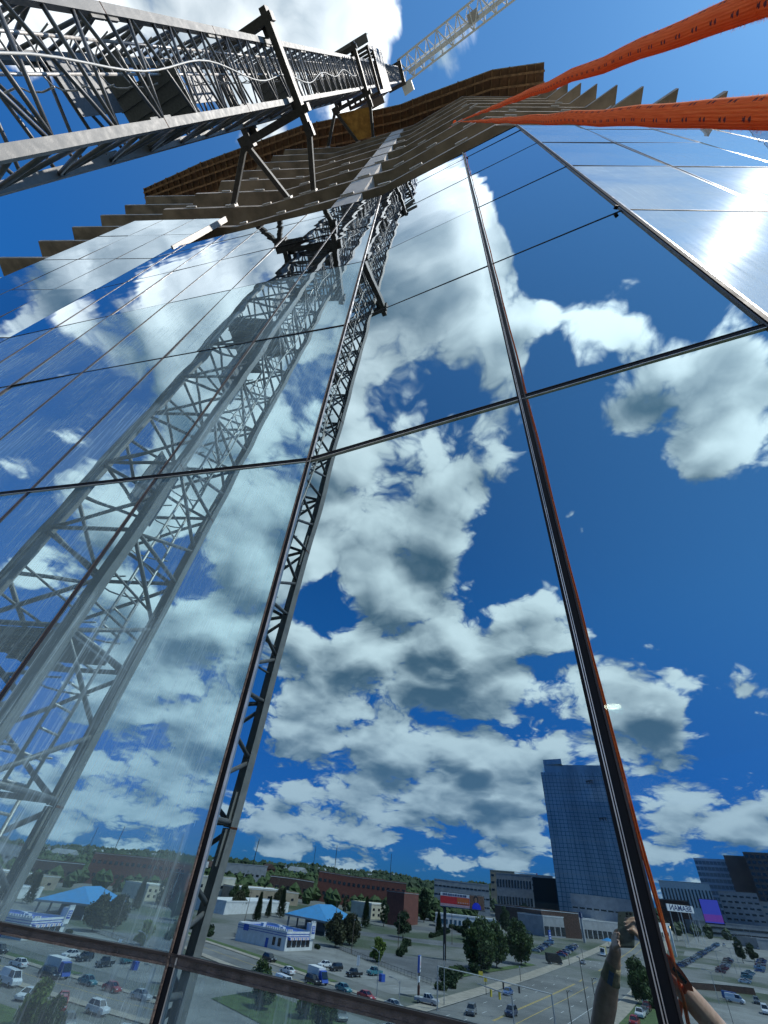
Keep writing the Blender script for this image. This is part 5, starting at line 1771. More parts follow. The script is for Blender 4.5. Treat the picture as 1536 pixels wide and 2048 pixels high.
# box truck, lorry cab, ochre truck
def box_truck(nm, x, y, head, label, bodyc, cabc, L=6.6, h=2.9, w=2.3):
    t = thing(nm, label, 'truck', loc=G(x, y, 0.02), rz=math.pi / 2 - rad(head))
    bx = MB().box((-L * 0.14, 0, 0.75 + (h - 0.75) / 2), (L * 0.70, w, h - 0.75)).mesh('cargo_box', bodyc)
    link('cargo_box', bx, t, loc=(0, 0, 0))
    c = MB()
    x0 = L * 0.21 + 0.02
    c.add([(x0, -w / 2 + .05, .5), (x0 + L * .27, -w / 2 + .08, .5), (x0 + L * .27, w / 2 - .08, .5), (x0, w / 2 - .05, .5), (x0, -w / 2 + .1, h * .86), (x0 + L * .12, -w / 2 + .15, h * .84), (x0 + L * .12, w / 2 - .15, h * .84), (x0, w / 2 - .1, h * .86)], MB.BOXF)
    link('cab', c.mesh('cab', cabc), t, loc=(0, 0, 0))
    g = MB().add([(x0 + L * .215, -w / 2 + .2, h * .42), (x0 + L * .245, -w / 2 + .2, h * .42), (x0 + L * .245, w / 2 - .2, h * .42), (x0 + L * .215, w / 2 - .2, h * .42), (x0 + L * .10, -w / 2 + .25, h * .80), (x0 + L * .145, -w / 2 + .25, h * .80), (x0 + L * .145, w / 2 - .25, h * .80), (x0 + L * .10, w / 2 - .25, h * .80)], MB.BOXF)
    link('windscreen', g.mesh('windscreen', M['win']), t, loc=(0, 0, 0))
    MBc = MB().box((0, 0, 0.62), (L * 0.92, w * 0.5, 0.2)).mesh('chassis', M['pole_blk'])
    link('chassis', MBc, t, loc=(0, 0, 0))
    for sx in (-0.30, 0.34):
        for sy in (-1, 1):
            wq = link('wheel', CARS['van']['wheel'], t, loc=(sx * L, sy * (w / 2 - 0.14), 0.42))
            wq.scale = (1.25, 1.1, 1.25)
            link('rim', CARS['van']['rim'], wq, loc=(0, 0, 0))
    return t
box_truck('box_truck', -129.5, -83.6, 98, 'small white box truck with a blue nose passing the diner', M['white_paint'], M['blue'])
box_truck('box_truck', -179.5, -304.0, MH + 180, 'ochre yellow box truck far up the wide road', M['amber'], M['white_paint'], 7.5, 3.6, 2.5)
sm = box_truck('lorry', -160.0, -229.8, 150, 'black lorry cab pulling out at the roadside trees', M['pole_blk'], M['pole_blk'], 7.0, 3.4, 2.5)
MB().tube((0, 0, 0), (0, 0, 1.6), 0.09, 8).mesh('exhaust_stack', M['rim'])
for s in (-1, 1):
    link('exhaust_stack', MB().tube((0.9, s * 1.1, 2.0), (0.9, s * 1.1, 4.1), 0.09, 8).mesh('exhaust_stack', M['rim']), sm, loc=(0, 0, 0))

# ---- buildings
def axes(p, q):
    p, q = Vector((p[0], p[1], 0)), Vector((q[0], q[1], 0))
    t = (q - p).normalized()
    return p, (q - p).length, t, Vector((-t.y, t.x, 0))
def face_out(o, t, n):
    """n turned so that it points away from the camera side wall o"""
    return n if (Vector((o.x, o.y, 0)) ).dot(n) > 0 else -n
def building(nm, label, p, q, depth, h, wall, roof='roof_g', cat='building', rows=0, cols=0, win='win', wh=1.3, ww=1.2, z0=1.2, z1=None, band=None, parapet=0.4, base=None, fins=False):
    """front wall runs p->q (towards the camera), body goes back by depth"""
    p, L, t, n = axes(p, q)
    n = face_out(p, t, n)
    zb = min(gz(p.x, p.y), gz(q[0], q[1])) - 0.3 if base is None else base
    root = thing(nm, label, cat, loc=(p.x, p.y, zb))
    mb = MB()
    A, B = p, p + t * L
    C_, D_ = B + n * depth, p + n * depth
    mb.prism([(v.x, v.y) for v in (A, B, C_, D_)], zb, zb + h)
    mb.build('wall', M[wall], root)
    rp = MB()
    i = 0.0
    rp.prism([(v.x, v.y) for v in (A - t * 0.15 - n * 0.15, B + t * 0.15 - n * 0.15, C_ + t * 0.15 + n * 0.15, D_ - t * 0.15 + n * 0.15)], zb + h + 0.002, zb + h + 0.28)
    rp.build('roof', M[roof], root)
    if parapet:
        for a, b in ((A, B), (B, C_), (C_, D_), (D_, A)):
            m2 = MB().beam((a.x, a.y, zb + h + 0.28 + parapet / 2), (b.x, b.y, zb + h + 0.28 + parapet / 2), 0.3, parapet)
            m2.build('parapet', M[wall], root)
    if rows and cols:
        zt_ = h - 1.0 if z1 is None else z1
        wm = MB().box((0, 0, 0), (ww, 0.16, wh), ax=(t, n, Vector((0, 0, 1)))).mesh('window', M[win])
        side_n = max(1, int(depth / (L / cols)))
        for r in range(rows):
            z = zb + z0 + (zt_ - z0) * (r + 0.5) / rows
            for c in range(cols):
                o = A + t * (L * (c + 0.5) / cols) - n * 0.03
                link('window', wm, root, loc=None).matrix_parent_inverse = INV[root.name]
                root.children[-1].location = (o.x, o.y, z)
    return root, A, B, t, n, zb

def windows_side(root, A, t, n, depth, zb, h, rows, cols, ww, wh, mt, z0=1.2):
    """windows on the end wall that starts at A and runs back along n; t points out of that wall"""
    wm = MB().box((0, 0, 0), (ww, 0.16, wh), ax=(n, t, Vector((0, 0, 1)))).mesh('window', M[mt])
    for r in range(rows):
        z = zb + z0 + (h - 1.0 - z0) * (r + 0.5) / rows
        for c in range(cols):
            o = A + n * (depth * (c + 0.5) / cols) + t * 0.03
            w_ = link('window', wm, root)
            w_.location = (o.x, o.y, z)

# white and blue diner
dn_ = thing('diner', 'small white diner with blue stripes, battlements and striped awning', 'restaurant', loc=G(-176.9, -99.7))
dA, dL, dt_, dnn = axes((-176.9, -99.7), (-183.0, -114.5))
dnn = face_out(dA, dt_, dnn)                         # away from the camera
DD = 23.0
pr_ = [dA, dA + dt_ * dL, dA + dt_ * dL + dnn * DD, dA + dnn * DD]
def dbox(nm, f0, f1, b0, b1, z0, z1, mt, par=dn_):
    q = [dA + dt_ * f0 + dnn * b0, dA + dt_ * f1 + dnn * b0, dA + dt_ * f1 + dnn * b1, dA + dt_ * f0 + dnn * b1]
    return MB().prism([(v.x, v.y) for v in q], z0, z1).build(nm, M[mt], par)
dbox('wall', 0, dL, 0, DD, -0.2, 4.1, 'stucco_w')
dbox('roof', 0.3, dL - 0.3, 0.3, DD - 0.3, 4.102, 4.16, 'roof_w')
for b0, b1, f0, f1 in ((-0.05, 0.25, -0.05, dL + 0.05), (DD - 0.25, DD + 0.05, -0.05, dL + 0.05), (0.252, DD - 0.252, -0.05, 0.25), (0.252, DD - 0.252, dL - 0.25, dL + 0.05)):
    dbox('parapet', f0, f1, b0, b1, 4.1, 4.75, 'stucco_w')
for z in (3.45, 4.05):
    dbox('blue_stripe', -0.09, dL + 0.09, -0.09, DD + 0.09, z, z + 0.16, 'blue')
for k in range(10):                                  # battlements on the street corner block
    dbox('battlement', -0.06, 0.30, 0.6 + k * 0.95, 1.15 + k * 0.95, 4.752, 5.25, 'stucco_w')
for k in range(3):
    dbox('battlement', 0.5 + k * 0.95, 1.05 + k * 0.95, -0.06, 0.30, 4.752, 5.25, 'stucco_w')
tw_ = dbox('tower', dL - 2.6, dL + 0.10, -0.5, 1.8, 3.0, 7.0, 'stucco_w')
for k in range(3):
    dbox('battlement', dL - 2.6 + k * 1.02, dL - 2.1 + k * 1.02, -0.5, 0.0, 7.002, 7.6, 'stucco_w')
sg = dbox('tower_sign', dL - 2.2, dL - 0.3, -0.58, -0.50, 4.3, 6.3, 'blue')
for z in (4.75, 5.25, 5.75):
    dbox('sign_stroke', dL - 1.9, dL - 0.6, -0.62, -0.581, z, z + 0.22, 'sign_w', sg)
for k in range(11):                                  # striped awning
    f = 0.8 + k * 1.15
    dbox('awning_stripe', f, f + 0.575, -0.95, -0.02, 2.75, 3.35, 'blue' if k % 2 == 0 else 'sign_pink')
    dbox('awning_stripe', f + 0.58, f + 1.148, -0.95, -0.02, 2.75, 3.35, 'sign_w')
for k in range(5):
    dbox('window', 1.0 + k * 2.7, 3.2 + k * 2.7, -0.06, 0.1, 0.9, 2.7, 'win')
for k in range(2):
    dbox('window', -0.06, 0.10, 2.0 + k * 2.4, 3.2 + k * 2.4, 0.9, 2.9, 'win')
dbox('door', -0.07, 0.10, 7.4, 8.6, 0.0, 2.3, 'blue')
dbox('side_sign', -0.12, 0.0, 17.5, 20.0, 3.0, 4.6, 'blue')
for b, f in ((6, 5), (10, 8), (16, 6)):
    dbox('roof_unit', f, f + 1.5, b, b + 1.3, 4.162, 5.2, 'roof_w')
# drive-through booths and bins left of the diner
for k, (x, y, c) in enumerate(((-206, -98.5, 'stucco_w'), (-212, -101, 'stucco_w'))):
    bt = thing('service_booth', ('white service booth nearest the diner', 'white service booth farther left of the diner')[k], 'booth', loc=G(x, y))
    MB().prism([(x - 2, y - 2), (x + 2, y - 2), (x + 2, y + 2), (x - 2, y + 2)], 0, 3.4).build('wall', M[c], bt)
    MB().prism([(x - 2.3, y - 2.3), (x + 2.3, y - 2.3), (x + 2.3, y + 2.3), (x - 2.3, y + 2.3)], 3.402, 3.8).build('roof', M['roof_w'], bt)
    MB().box((x + 1.2, y + 2.02, 1.2), (1.0, 0.1, 2.2)).build('door', M['blue'], bt)
o = MB().box((-132.4, -107.6, 0.75), (1.3, 1.3, 1.5)).build('wheeled_bin', [M['blue']])
tag(o, 'blue bin standing at the end of the diner parking row', 'bin')

# pavilion with hipped blue roof
pv = thing('pavilion', 'open pavilion with a hipped sky blue roof behind the diner', 'pavilion', loc=G(-221.5, -145.1))
pA = Vector((-221.5, -145.1, 0))
pt = Vector((-0.52, -0.855, 0)).normalized()
pn = Vector((-0.855, 0.52, 0))
PL_, PD = 36.0, 20.0
c4 = [pA, pA + pt * PL_, pA + pt * PL_ + pn * PD, pA + pn * PD]
ov = [pA - pt * 1.6 - pn * 1.6, pA + pt * (PL_ + 1.6) - pn * 1.6, pA + pt * (PL_ + 1.6) + pn * (PD + 1.6), pA - pt * 1.6 + pn * (PD + 1.6)]
zr = 5.4
r0 = pA + pt * 10 + pn * PD / 2 + Vector((0, 0, 10.2))
r1 = pA + pt * (PL_ - 10) + pn * PD / 2 + Vector((0, 0, 10.2))
e4 = [v + Vector((0, 0, zr)) for v in ov]
MB().add(e4 + [r0, r1], [(0, 1, 5, 4), (1, 2, 5), (2, 3, 4, 5), (3, 0, 4), (3, 2, 1, 0)]).build('roof', M['roof_blue'], pv)
for a, b in zip(ov, ov[1:] + ov[:1]):
    MB().beam((a.x, a.y, zr - 0.35), (b.x, b.y, zr - 0.35), 0.25, 0.6).build('fascia', M['stucco_g'], pv)
for s in range(5):
    for d in (0, PD):
        v = pA + pt * (PL_ * s / 4) + pn * d
        MB().box((v.x, v.y, 2.5 + gz(v.x, v.y)), (0.6, 0.6, 5.2)).build('post', M['stucco_g'], pv)
q = [pA + pt * 14 + pn * 6, pA + pt * 34 + pn * 6, pA + pt * 34 + pn * 18, pA + pt * 14 + pn * 18]
MB().prism([(v.x, v.y) for v in q], 0, 5.0).build('inner_room', M['stucco_g'], pv)

# billboard on one pole
bb = thing('billboard', 'large roadside billboard on a dark pole, red panel with a person in blue', 'billboard', loc=G(-170, -168))
ba, bb_ = Vector((-170.5, -167.5, 0)), Vector((-157.5, -180.8, 0))
bt_ = (bb_ - ba).normalized()
bn = Vector((bt_.y, -bt_.x, 0))
bn = bn if bn.dot(-ba) > 0 else -bn
BW, BZ0, BZ1 = (bb_ - ba).length, 16.0, 20.4
def bpan(nm, x0, x1, z0, z1, mt, lay, par=bb):
    c = ba + bt_ * ((x0 + x1) / 2) + bn * (0.25 + lay * 0.03) + Vector((0, 0, (z0 + z1) / 2))
    return MB().box(c, (x1 - x0, 0.028, z1 - z0), ax=(bt_, bn, Vector((0, 0, 1)))).build(nm, M[mt], par)
MB().box(ba + bt_ * BW / 2 + Vector((0, 0, (BZ0 + BZ1) / 2)), (BW + 0.3, 0.45, BZ1 - BZ0 + 0.3), ax=(bt_, bn, Vector((0, 0, 1)))).build('frame', M['pole_blk'], bb)
MB().box(ba + bt_ * BW / 2 + bn * 0.7 + Vector((0, 0, BZ0 - 0.25)), (BW + 0.3, 1.0, 0.12), ax=(bt_, bn, Vector((0, 0, 1)))).build('catwalk', M['dark_steel'], bb)
MB().tube(G(-169.2, -168.8, -0.3), Vector((-169.2, -168.8, BZ0)), 0.62, 14).build('pole', M['pole_blk'], bb)
bpan('poster_face', 0, BW, BZ0, BZ1, 'sign_w', 0)
bpan('poster_panel', 0.05, 12.2, BZ0 + 0.9, BZ1 - 1.15, 'sign_red', 1)
bpan('poster_panel', 7.0, 12.0, BZ0 + 1.1, BZ1 - 1.3, 'sign_or', 2)
bpan('poster_panel', 0.05, 12.2, BZ0 + 0.15, BZ0 + 0.85, 'sign_pink', 1)
bpan('poster_panel', 12.3, BW - 0.05, BZ0 + 0.05, BZ1 - 0.05, 'sign_brown', 1)
# figure: head, hair and blue top as flat print
def disc(cx, cz, rx, rz_, mt, lay, nm):
    pts = [ba + bt_ * (cx + rx * math.cos(k * 0.3491)) + bn * (0.25 + lay * 0.03) + Vector((0, 0, max(BZ0 + 0.06, cz + rz_ * math.sin(k * 0.3491)))) for k in range(18)]
    MB().add(pts, [tuple(range(18))]).build(nm, M[mt], bb)
disc(15.0, BZ1 - 1.3, 1.05, 1.25, 'pole_blk', 2.1, 'poster_hair')
disc(15.0, BZ1 - 1.5, 0.62, 0.85, 'sign_skin', 2.6, 'poster_face_print')
disc(15.2, BZ0 + 0.3, 1.9, 1.9, 'sign_blue', 3.1, 'poster_top')
g_ = random.Random(4)
x = 1.0
while x < 10.6:                                     # line of dark lettering too far to read
    w_ = g_.uniform(0.25, 0.55)
    bpan('poster_stroke', x, x + w_, BZ1 - 0.98, BZ1 - 0.28, 'blue_d', 1)
    x += w_ + g_.uniform(0.1, 0.3)
for x in (7.4, 8.3, 9.3, 10.3, 11.2):
    bpan('poster_stroke', x, x + 0.5, BZ0 + 1.35, BZ0 + 1.75, 'sign_pink', 3)

# pylon sign of the diner
py_ = thing('pylon_sign', 'tall pylon sign with a pale picture panel at the diner exit', 'sign', loc=G(-113.9, -104.4))
pc_ = Vector((-113.9, -104.4, 0))
pd = Vector((-0.62, -0.78, 0))
for s in (-0.5, 0.5):
    v = pc_ + pd * s
    MB().tube((v.x, v.y, -0.2), (v.x, v.y, 7.0), 0.09, 8).build('post', M['pole_blk'], py_)
pn_ = Vector((0.78, -0.62, 0))
pn_ = pn_ if pn_.dot(-pc_) > 0 else -pn_
AXP = (pd, pn_, Vector((0, 0, 1)))
MB().box(pc_ + Vector((0, 0, 5.9)), (2.0, 0.5, 3.0), ax=AXP).build('sign_box', M['blue'], py_)
pf = MB().box(pc_ + pn_ * 0.27 + Vector((0, 0, 5.9)), (1.7, 0.04, 2.8), ax=AXP).build('sign_face', M['sign_w'], py_)
MB().add([pc_ + pn_ * 0.30 + pd * a + Vector((0, 0, b)) for a, b in ((-0.1, 6.9), (0.45, 5.5), (-0.25, 5.7))], [(0, 1, 2)]).build('sign_mark', M['sign_red'], pf)
MB().add([pc_ + pn_ * 0.30 + pd * a + Vector((0, 0, b)) for a, b in ((-0.5, 5.3), (0.5, 5.2), (0.4, 4.8), (-0.4, 4.9))], [(0, 1, 2, 3)]).build('sign_mark', M['blue_d'], pf)
MB().box(pc_ + Vector((0, 0, 3.2)), (1.9, 0.3, 1.0), ax=AXP).build('message_board', M['sign_w'], py_)
MB().box(pc_ + Vector((0, 0, 1.3)), (0.7, 0.5, 1.6), ax=AXP).build('brick_base', M['brick'], py_)

# ---- street furniture
def lamp(x, y, h, label, arm=(1, 0), mt='galv', group=None, double=False):
    t = thing('street_lamp', label, 'street lamp', loc=G(x, y), group=group)
    link('pole', MB().tube((0, 0, -0.1), (0, 0, h), 0.11, 8, 0.07).mesh('pole', M[mt]), t, loc=(0, 0, 0))
    a = Vector((arm[0], arm[1], 0)).normalized()
    for s in ((1, -1) if double else (1,)):
        link('arm', MB().path([(0, 0, h - 0.5), a * s * 0.9 + Vector((0, 0, h + 0.05)), a * s * 1.9 + Vector((0, 0, h + 0.2))], 0.05, 6).mesh('arm', M[mt]), t, loc=(0, 0, 0))
        link('lamp_head', MB().box(a * s * 2.2 + Vector((0, 0, h + 0.2)), (0.9, 0.42, 0.18), rz=math.atan2(a.y, a.x)).mesh('lamp_head', M['galv']), t, loc=(0, 0, 0))
    return t
lamp(-116.3, -93.0, 7.8, 'galvanised street lamp with a curved arm over the diner lot', (-0.9, 0.3))
lamp(-85.6, -133.3, 10.8, 'tall dark lamp pole in the middle of the wide road view', (0.4, 0.9), 'pole_blk')
lamp(-84.5, -124.4, 5.6, 'short lamp post with a flat head nearest the bottom edge', (0.5, 0.3), 'pole_blk')
lamp(-88.2, -141.4, 7.0, 'dark lamp post with a pale head beside the left forearm', (0.5, 0.3), 'pole_blk')
lamp(-100.5, -86.5, 5.0, 'grey lamp post rising past the brown ledge at the corner', (-0.8, 0.4))
for x, y, h, lb in ((-119.2, -303.4, 9.0, 'lot lamp with twin pale heads nearest the low wall'), (-125.0, -336.6, 9.0, 'twin headed lot lamp beside the middle row of cars'), (-127.9, -350.9, 10.7, 'tall twin headed lamp just past the middle row'),
                 (-90.5, -221.2, 7.5, 'twin headed lamp by the white work van'), (-193.7, -566.3, 10.0, 'distant twin headed lamp at the head of the lot'), (-188.1, -563.0, 11.8, 'taller distant twin headed lamp at the head of the lot'),
                 (-176, -480, 9.5, 'twin headed lamp halfway up the long dealer row'), (-168, -470, 9.5, 'second twin headed lamp halfway up the long dealer row')):
    lamp(x, y, h, lb, (0.9, -0.4), 'galv', None, True)
def post(nm, x, y, h, r, label, cat, mt='galv', top=None):
    t = thing(nm, label, cat, loc=G(x, y))
    link('shaft', MB().tube((0, 0, -0.1), (0, 0, h), r, 8, r * 0.75).mesh('shaft', M[mt]), t, loc=(0, 0, 0))
    if top:
        link(top[0], MB().box((0, 0, h - top[1][2] / 2), top[1], rz=top[3] if len(top) > 3 else 0).mesh(top[0], M[top[2]]), t, loc=(0, 0, 0))
    return t
post('utility_pole', -106.2, -105.4, 10.3, 0.10, 'plain thin grey pole beside the silver pickup', 'pole')
post('sign_post', -114.1, -129.6, 3.4, 0.07, 'short post with a yellow warning sign at the kerb', 'sign', 'pole_blk', ('warning_sign', (0.9, 0.06, 0.9), 'yellow', -0.9))
post('bollard_light', -130.3, -166.5, 3.6, 0.10, 'dark post light on the pavement before the roadside trees', 'post', 'pole_blk', ('light_cap', (0.35, 0.35, 0.5), 'galv'))
post('bollard_light', -158, -238, 3.6, 0.10, 'dark post light beside the lorry cab', 'post', 'pole_blk', ('light_cap', (0.35, 0.35, 0.5), 'galv'))
post('bollard_light', -171, -270, 3.6, 0.10, 'dark post light far along the dealer pavement', 'post', 'pole_blk', ('light_cap', (0.35, 0.35, 0.5), 'galv'))
post('sign_post', -73.5, -184.9, 4.5, 0.06, 'thin dark pole standing in the lower right lot', 'pole', 'pole_blk')
post('sign_post', -150, -112, 3.0, 0.07, 'white flag banner post at the diner fence', 'sign', 'galv', ('banner', (0.9, 0.05, 2.2), 'sign_w', -0.8))
for k, (x, y, h) in enumerate(((-180, -131, 11), (-196, -168, 12.5), (-236, -160, 12), (-210, -215, 12), (-292, -205, 13), (-340, -180, 14), (-190, -215, 12), (-262, -255, 12), (-225, -106, 12.5), (-300, -120, 13))):
    t = thing('utility_pole', ['weathered utility pole behind the diner lime tree', 'weathered utility pole in the pavilion lot', 'weathered utility pole touching the blue roof', 'weathered utility pole near the lone round tree', 'weathered utility pole by the cream shed',
                               'weathered utility pole before the tan warehouse', 'weathered utility pole just left of the billboard', 'weathered utility pole before the motel cars', 'weathered utility pole at the service booths', 'weathered utility pole left of the conifers'][k], 'utility pole', loc=G(x, y))
    link('shaft', MB().tube((0, 0, -0.2), (0, 0, h), 0.15, 7, 0.10).mesh('shaft', M['wood_pole']), t, loc=(0, 0, 0))
    link('crossarm', MB().box((0, 0, h - 0.8), (2.4, 0.12, 0.14), rz=0.9).mesh('crossarm', M['wood_pole']), t, loc=(0, 0, 0))
# gantry with signals across the near end of the road
gt = thing('signal_gantry', 'grey signal gantry arm with green and yellow signs over the road end', 'traffic signal', loc=G(-85.4, -119.6))
gp, gq = Vector((-85.4, -119.6, 0)), Vector((-101.8, -98.9, 0))
MB().tube((gp.x, gp.y, -0.1), (gp.x, gp.y, 5.0), 0.16, 10).build('pole', M['galv'], gt)
MB().tube((gq.x, gq.y, -0.1), (gq.x, gq.y, 7.1), 0.16, 10).build('pole', M['galv'], gt)
MB().tube((gp.x, gp.y, 4.9), (gq.x, gq.y, 7.0), 0.11, 10).build('arm', M['galv'], gt)
gd = (gq - gp).normalized()
gn = Vector((gd.y, -gd.x, 0))
def on_arm(f):
    return Vector((gp.x, gp.y, 4.9)).lerp(Vector((gq.x, gq.y, 7.0)), f)
for f, sz, mt, nm in ((0.62, (1.0, 0.06, 1.0), 'yellow', 'yellow_sign'), (0.86, (2.2, 0.06, 0.5), 'grass', 'street_sign')):
    MB().box(on_arm(f) + Vector((0, 0, 0.3)), sz, ax=(gd, gn, Vector((0, 0, 1)))).build(nm, M[mt], gt)
for f in (0.28, 0.42):
    sg_ = MB().box(on_arm(f) - Vector((0, 0, 0.65)), (0.36, 0.3, 1.05), ax=(gd, gn, Vector((0, 0, 1)))).build('signal_head', M['pole_blk'], gt)
g2 = thing('signal_gantry', 'lower traffic arm with yellow signal heads at the bottom edge of the road', 'traffic signal', loc=G(-82, -101))
MB().tube((-82, -101, -0.1), (-82, -101, 5.4), 0.15, 10).build('pole', M['galv'], g2)
MB().tube((-82, -101, 5.3), (-92, -101.5, 5.6), 0.09, 8).build('arm', M['galv'], g2)
for f in (0.35, 0.6):
    MB().box((-82 - 10 * f, -101 - .5 * f, 4.8), (0.36, 0.34, 1.05)).build('signal_head', M['yellow'], g2)
# diner fence and low wall
fn = thing('metal_fence', 'dark metal fence between the diner and the pavilion lot', 'fence', loc=G(-192, -131))
fa_, fb_ = Vector((-192, -131.2, 0)), Vector((-127, -121.2, 0))
for z in (0.25, 1.25):
    MB().beam(fa_ + Vector((0, 0, z)), fb_ + Vector((0, 0, z)), 0.06, 0.06).build('rail', M['pole_blk'], fn)
pk = MB().box((0, 0, 0.7), (0.05, 0.05, 1.4)).mesh('fence_post', M['pole_blk'])
for k in range(34):
    v = fa_.lerp(fb_, k / 33)
    o = link('fence_post', pk, fn)
    o.location = v
lw = thing('retaining_wall', 'low dark retaining wall across the right-hand lot', 'wall', loc=G(-108, -244))
for a, b in (((-110.5, -240.5), (-103.8, -252.5)), ((-103.8, -252.5), (-94, -265))):
    a, b = Vector(a), Vector(b)
    MB().beam((a.x, a.y, 0.9 + gz(a.x, a.y)), (b.x, b.y, 0.9 + gz(b.x, b.y)), 0.35, 1.9).build('wall_face', M['brick_d'], lw)
    MB().beam((a.x, a.y, 1.92 + gz(a.x, a.y)), (b.x, b.y, 1.92 + gz(b.x, b.y)), 0.45, 0.14).build('coping', M['kerb'], lw)
wf = thing('picket_fence', 'short white picket fence beside the left forearm', 'fence', loc=G(-101, -190))
pkm = MB().box((0, 0, 0.6), (0.12, 0.05, 1.2)).mesh('picket', M['white_paint'])
for k in range(14):
    o = link('picket', pkm, wf)
    o.location = G(-98.5 - k * 0.35, -183 - k * 0.9)
# ---- buildings: near and middle ground
building('warehouse', 'low white warehouse behind the conifers', (-279.4, -119.1), (-306, -172), 22, 5.0, 'stucco_w', 'roof_w')
building('warehouse', 'tan warehouse with a pale flat roof left of the pavilion', (-351.4, -158.0), (-349, -203), 40, 7.0, 'stucco_t', 'roof_w', rows=1, cols=5, ww=2.0, wh=1.2)
building('shed', 'cream shed behind the blue pavilion roof', (-308.3, -239.3), (-319, -275), 18, 7.6, 'stucco_c', 'roof_w', rows=2, cols=6, ww=2.4, wh=1.3)
building('brick_block', 'tall windowless red brick block left of the billboard', (-277.0, -241.0), (-292.0, -267), 12, 16.0, 'brick')
building('motel', 'long low white motel behind parked cars', (-283.6, -275.1), (-254, -304), 14, 6.6, 'stucco_w', 'roof_w', rows=1, cols=14, ww=1.6, wh=2.4, win='win_b')
building('brick_row', 'long dark brown brick building with a pale roof edge right of the billboard', (-314.8, -376.2), (-247.2, -347.0), 30, 13.2, 'brick_d', 'roof_w', rows=1, cols=12, ww=3.0, wh=2.2, z0=0.4, z1=6)
root, A, B, t, n, zb = building('car_dealer', 'long pale grey car showroom with glass front and blue signs', (-243, -342), (-232, -430), 24, 10.5, 'stucco_g', 'roof_w', rows=1, cols=16, ww=4.4, wh=4.4, z0=0.4, z1=6.5)
building('car_dealer', 'pale concrete showroom farther along the wide road', (-236, -440), (-255, -560), 30, 11.0, 'stucco_w', 'roof_w', rows=1, cols=14, ww=5.0, wh=3.0, z0=1, z1=7)
dp = thing('dealer_pylon', 'grey pylon with a square navy sign and white W-shaped mark', 'sign', loc=G(-221.7, -355.6))
zq = gz(-221.7, -355.6)
dd_ = Vector((-0.35, -0.937, 0)); dn2 = Vector((0.937, -0.35, 0)); dn2 = dn2 if dn2.dot(Vector((221.7, 355.6, 0))) > 0 else -dn2
dcx = Vector((-221.7, -355.6, zq))
AXD = (Vector((-dn2.y, dn2.x, 0)), dn2, Vector((0, 0, 1)))
MB().box(dcx + Vector((0, 0, 5.6)), (4.0, 1.0, 11.4), ax=AXD).build('pylon', M['stucco_g'], dp)
MB().box(dcx + Vector((0, 0, 12.8)), (4.2, 1.1, 3.0), ax=AXD).build('sign_box', M['blue_d'], dp)
for pts_ in (((-1.2, 1.2), (-0.6, -0.9)), ((-0.6, -0.9), (0, 0.5)), ((0, 0.5), (0.6, -0.9)), ((0.6, -0.9), (1.2, 1.2))):
    (x0, z0_), (x1, z1_) = pts_
    MB().beam(dcx + dn2 * 0.6 + AXD[0] * x0 + Vector((0, 0, 12.8 + z0_)), dcx + dn2 * 0.6 + AXD[0] * x1 + Vector((0, 0, 12.8 + z1_)), 0.06, 0.22, dn2).build('mark_stroke', M['sign_w'], dp)
bs = thing('dealer_sign', 'broad blue sign board with white bars by the dealer cars', 'sign', loc=G(-220.4, -316.3))
zq = gz(-220.4, -316.3)
MB().box(Vector((-218, -312, zq + 3.4)), (5.0, 0.4, 4.4), ax=AXD).build('sign_box', M['blue'], bs)
for k in range(3):
    MB().box(Vector((-218, -312, zq + 2.2 + k * 1.1)) + dn2 * 0.22, (3.6, 0.06, 0.35), ax=AXD).build('sign_bar', M['sign_w'], bs)
for s in (-1.5, 1.5):
    v = Vector((-218, -312, zq)) + AXD[0] * s
    MB().tube(v, v + Vector((0, 0, 1.3)), 0.15, 8).build('leg', M['galv'], bs)
cn = thing('canopy_umbrella', 'blue canopy shade standing in front of the showroom', 'canopy', loc=G(-203, -352))
zq = gz(-203, -352)
MB().tube((-203, -352, zq), (-203, -352, zq + 3.0), 0.12, 8).build('pole', M['galv'], cn)
MB().tube((-203, -352, zq + 3.0), (-203, -352, zq + 4.4), 4.2, 12, 0.3).build('shade', M['roof_blue'], cn)
# BEAMAN board, flagpoles, LED screen
bm_ = thing('dealer_board', 'white rooftop board reading BEAMAN in dark letters', 'sign', loc=G(-219, -500))
a0, a1 = PA(204.35, 536), PA(202.25, 572)
zB = 21.3 + 5.6
sd = (a1 - a0); wB = sd.length
sd.normalize()
sn = Vector((-sd.y, sd.x, 0)); sn = sn if sn.dot(-a0) > 0 else -sn
MB().box((a0 + a1) / 2 + Vector((0, 0, zB)), (wB, 0.6, 4.4), ax=(sd, sn, Vector((0, 0, 1)))).build('board', M['sign_w'], bm_)
def text(body, center, right, upv, nrm, size, mt, par, name='lettering', squeeze=1.0):
    cu = bpy.data.curves.new(name, 'FONT')
    cu.body = body
    cu.size = size
    cu.align_x = 'CENTER'
    cu.align_y = 'CENTER'
    cu.extrude = 0.02
    cu.offset = 0.02 * size
    cu.materials.append(M[mt])
    tmp = bpy.data.objects.new('tmp_text', cu)
    me = bpy.data.meshes.new_from_object(tmp)
    bpy.data.objects.remove(tmp)
    bpy.data.curves.remove(cu)
    me.materials.clear()
    me.materials.append(M[mt])
    o = bpy.data.objects.new(name, me)
    col.objects.link(o)
    mm = Matrix((right * squeeze, upv, nrm)).transposed().to_4x4()
    mm.translation = center
    o.parent = par
    o.matrix_parent_inverse = INV.get(par.name, Matrix())
    o.matrix_basis = mm
    return o
rgt = Vector((0, 0, 1)).cross(sn)                       # to the right for someone reading the board
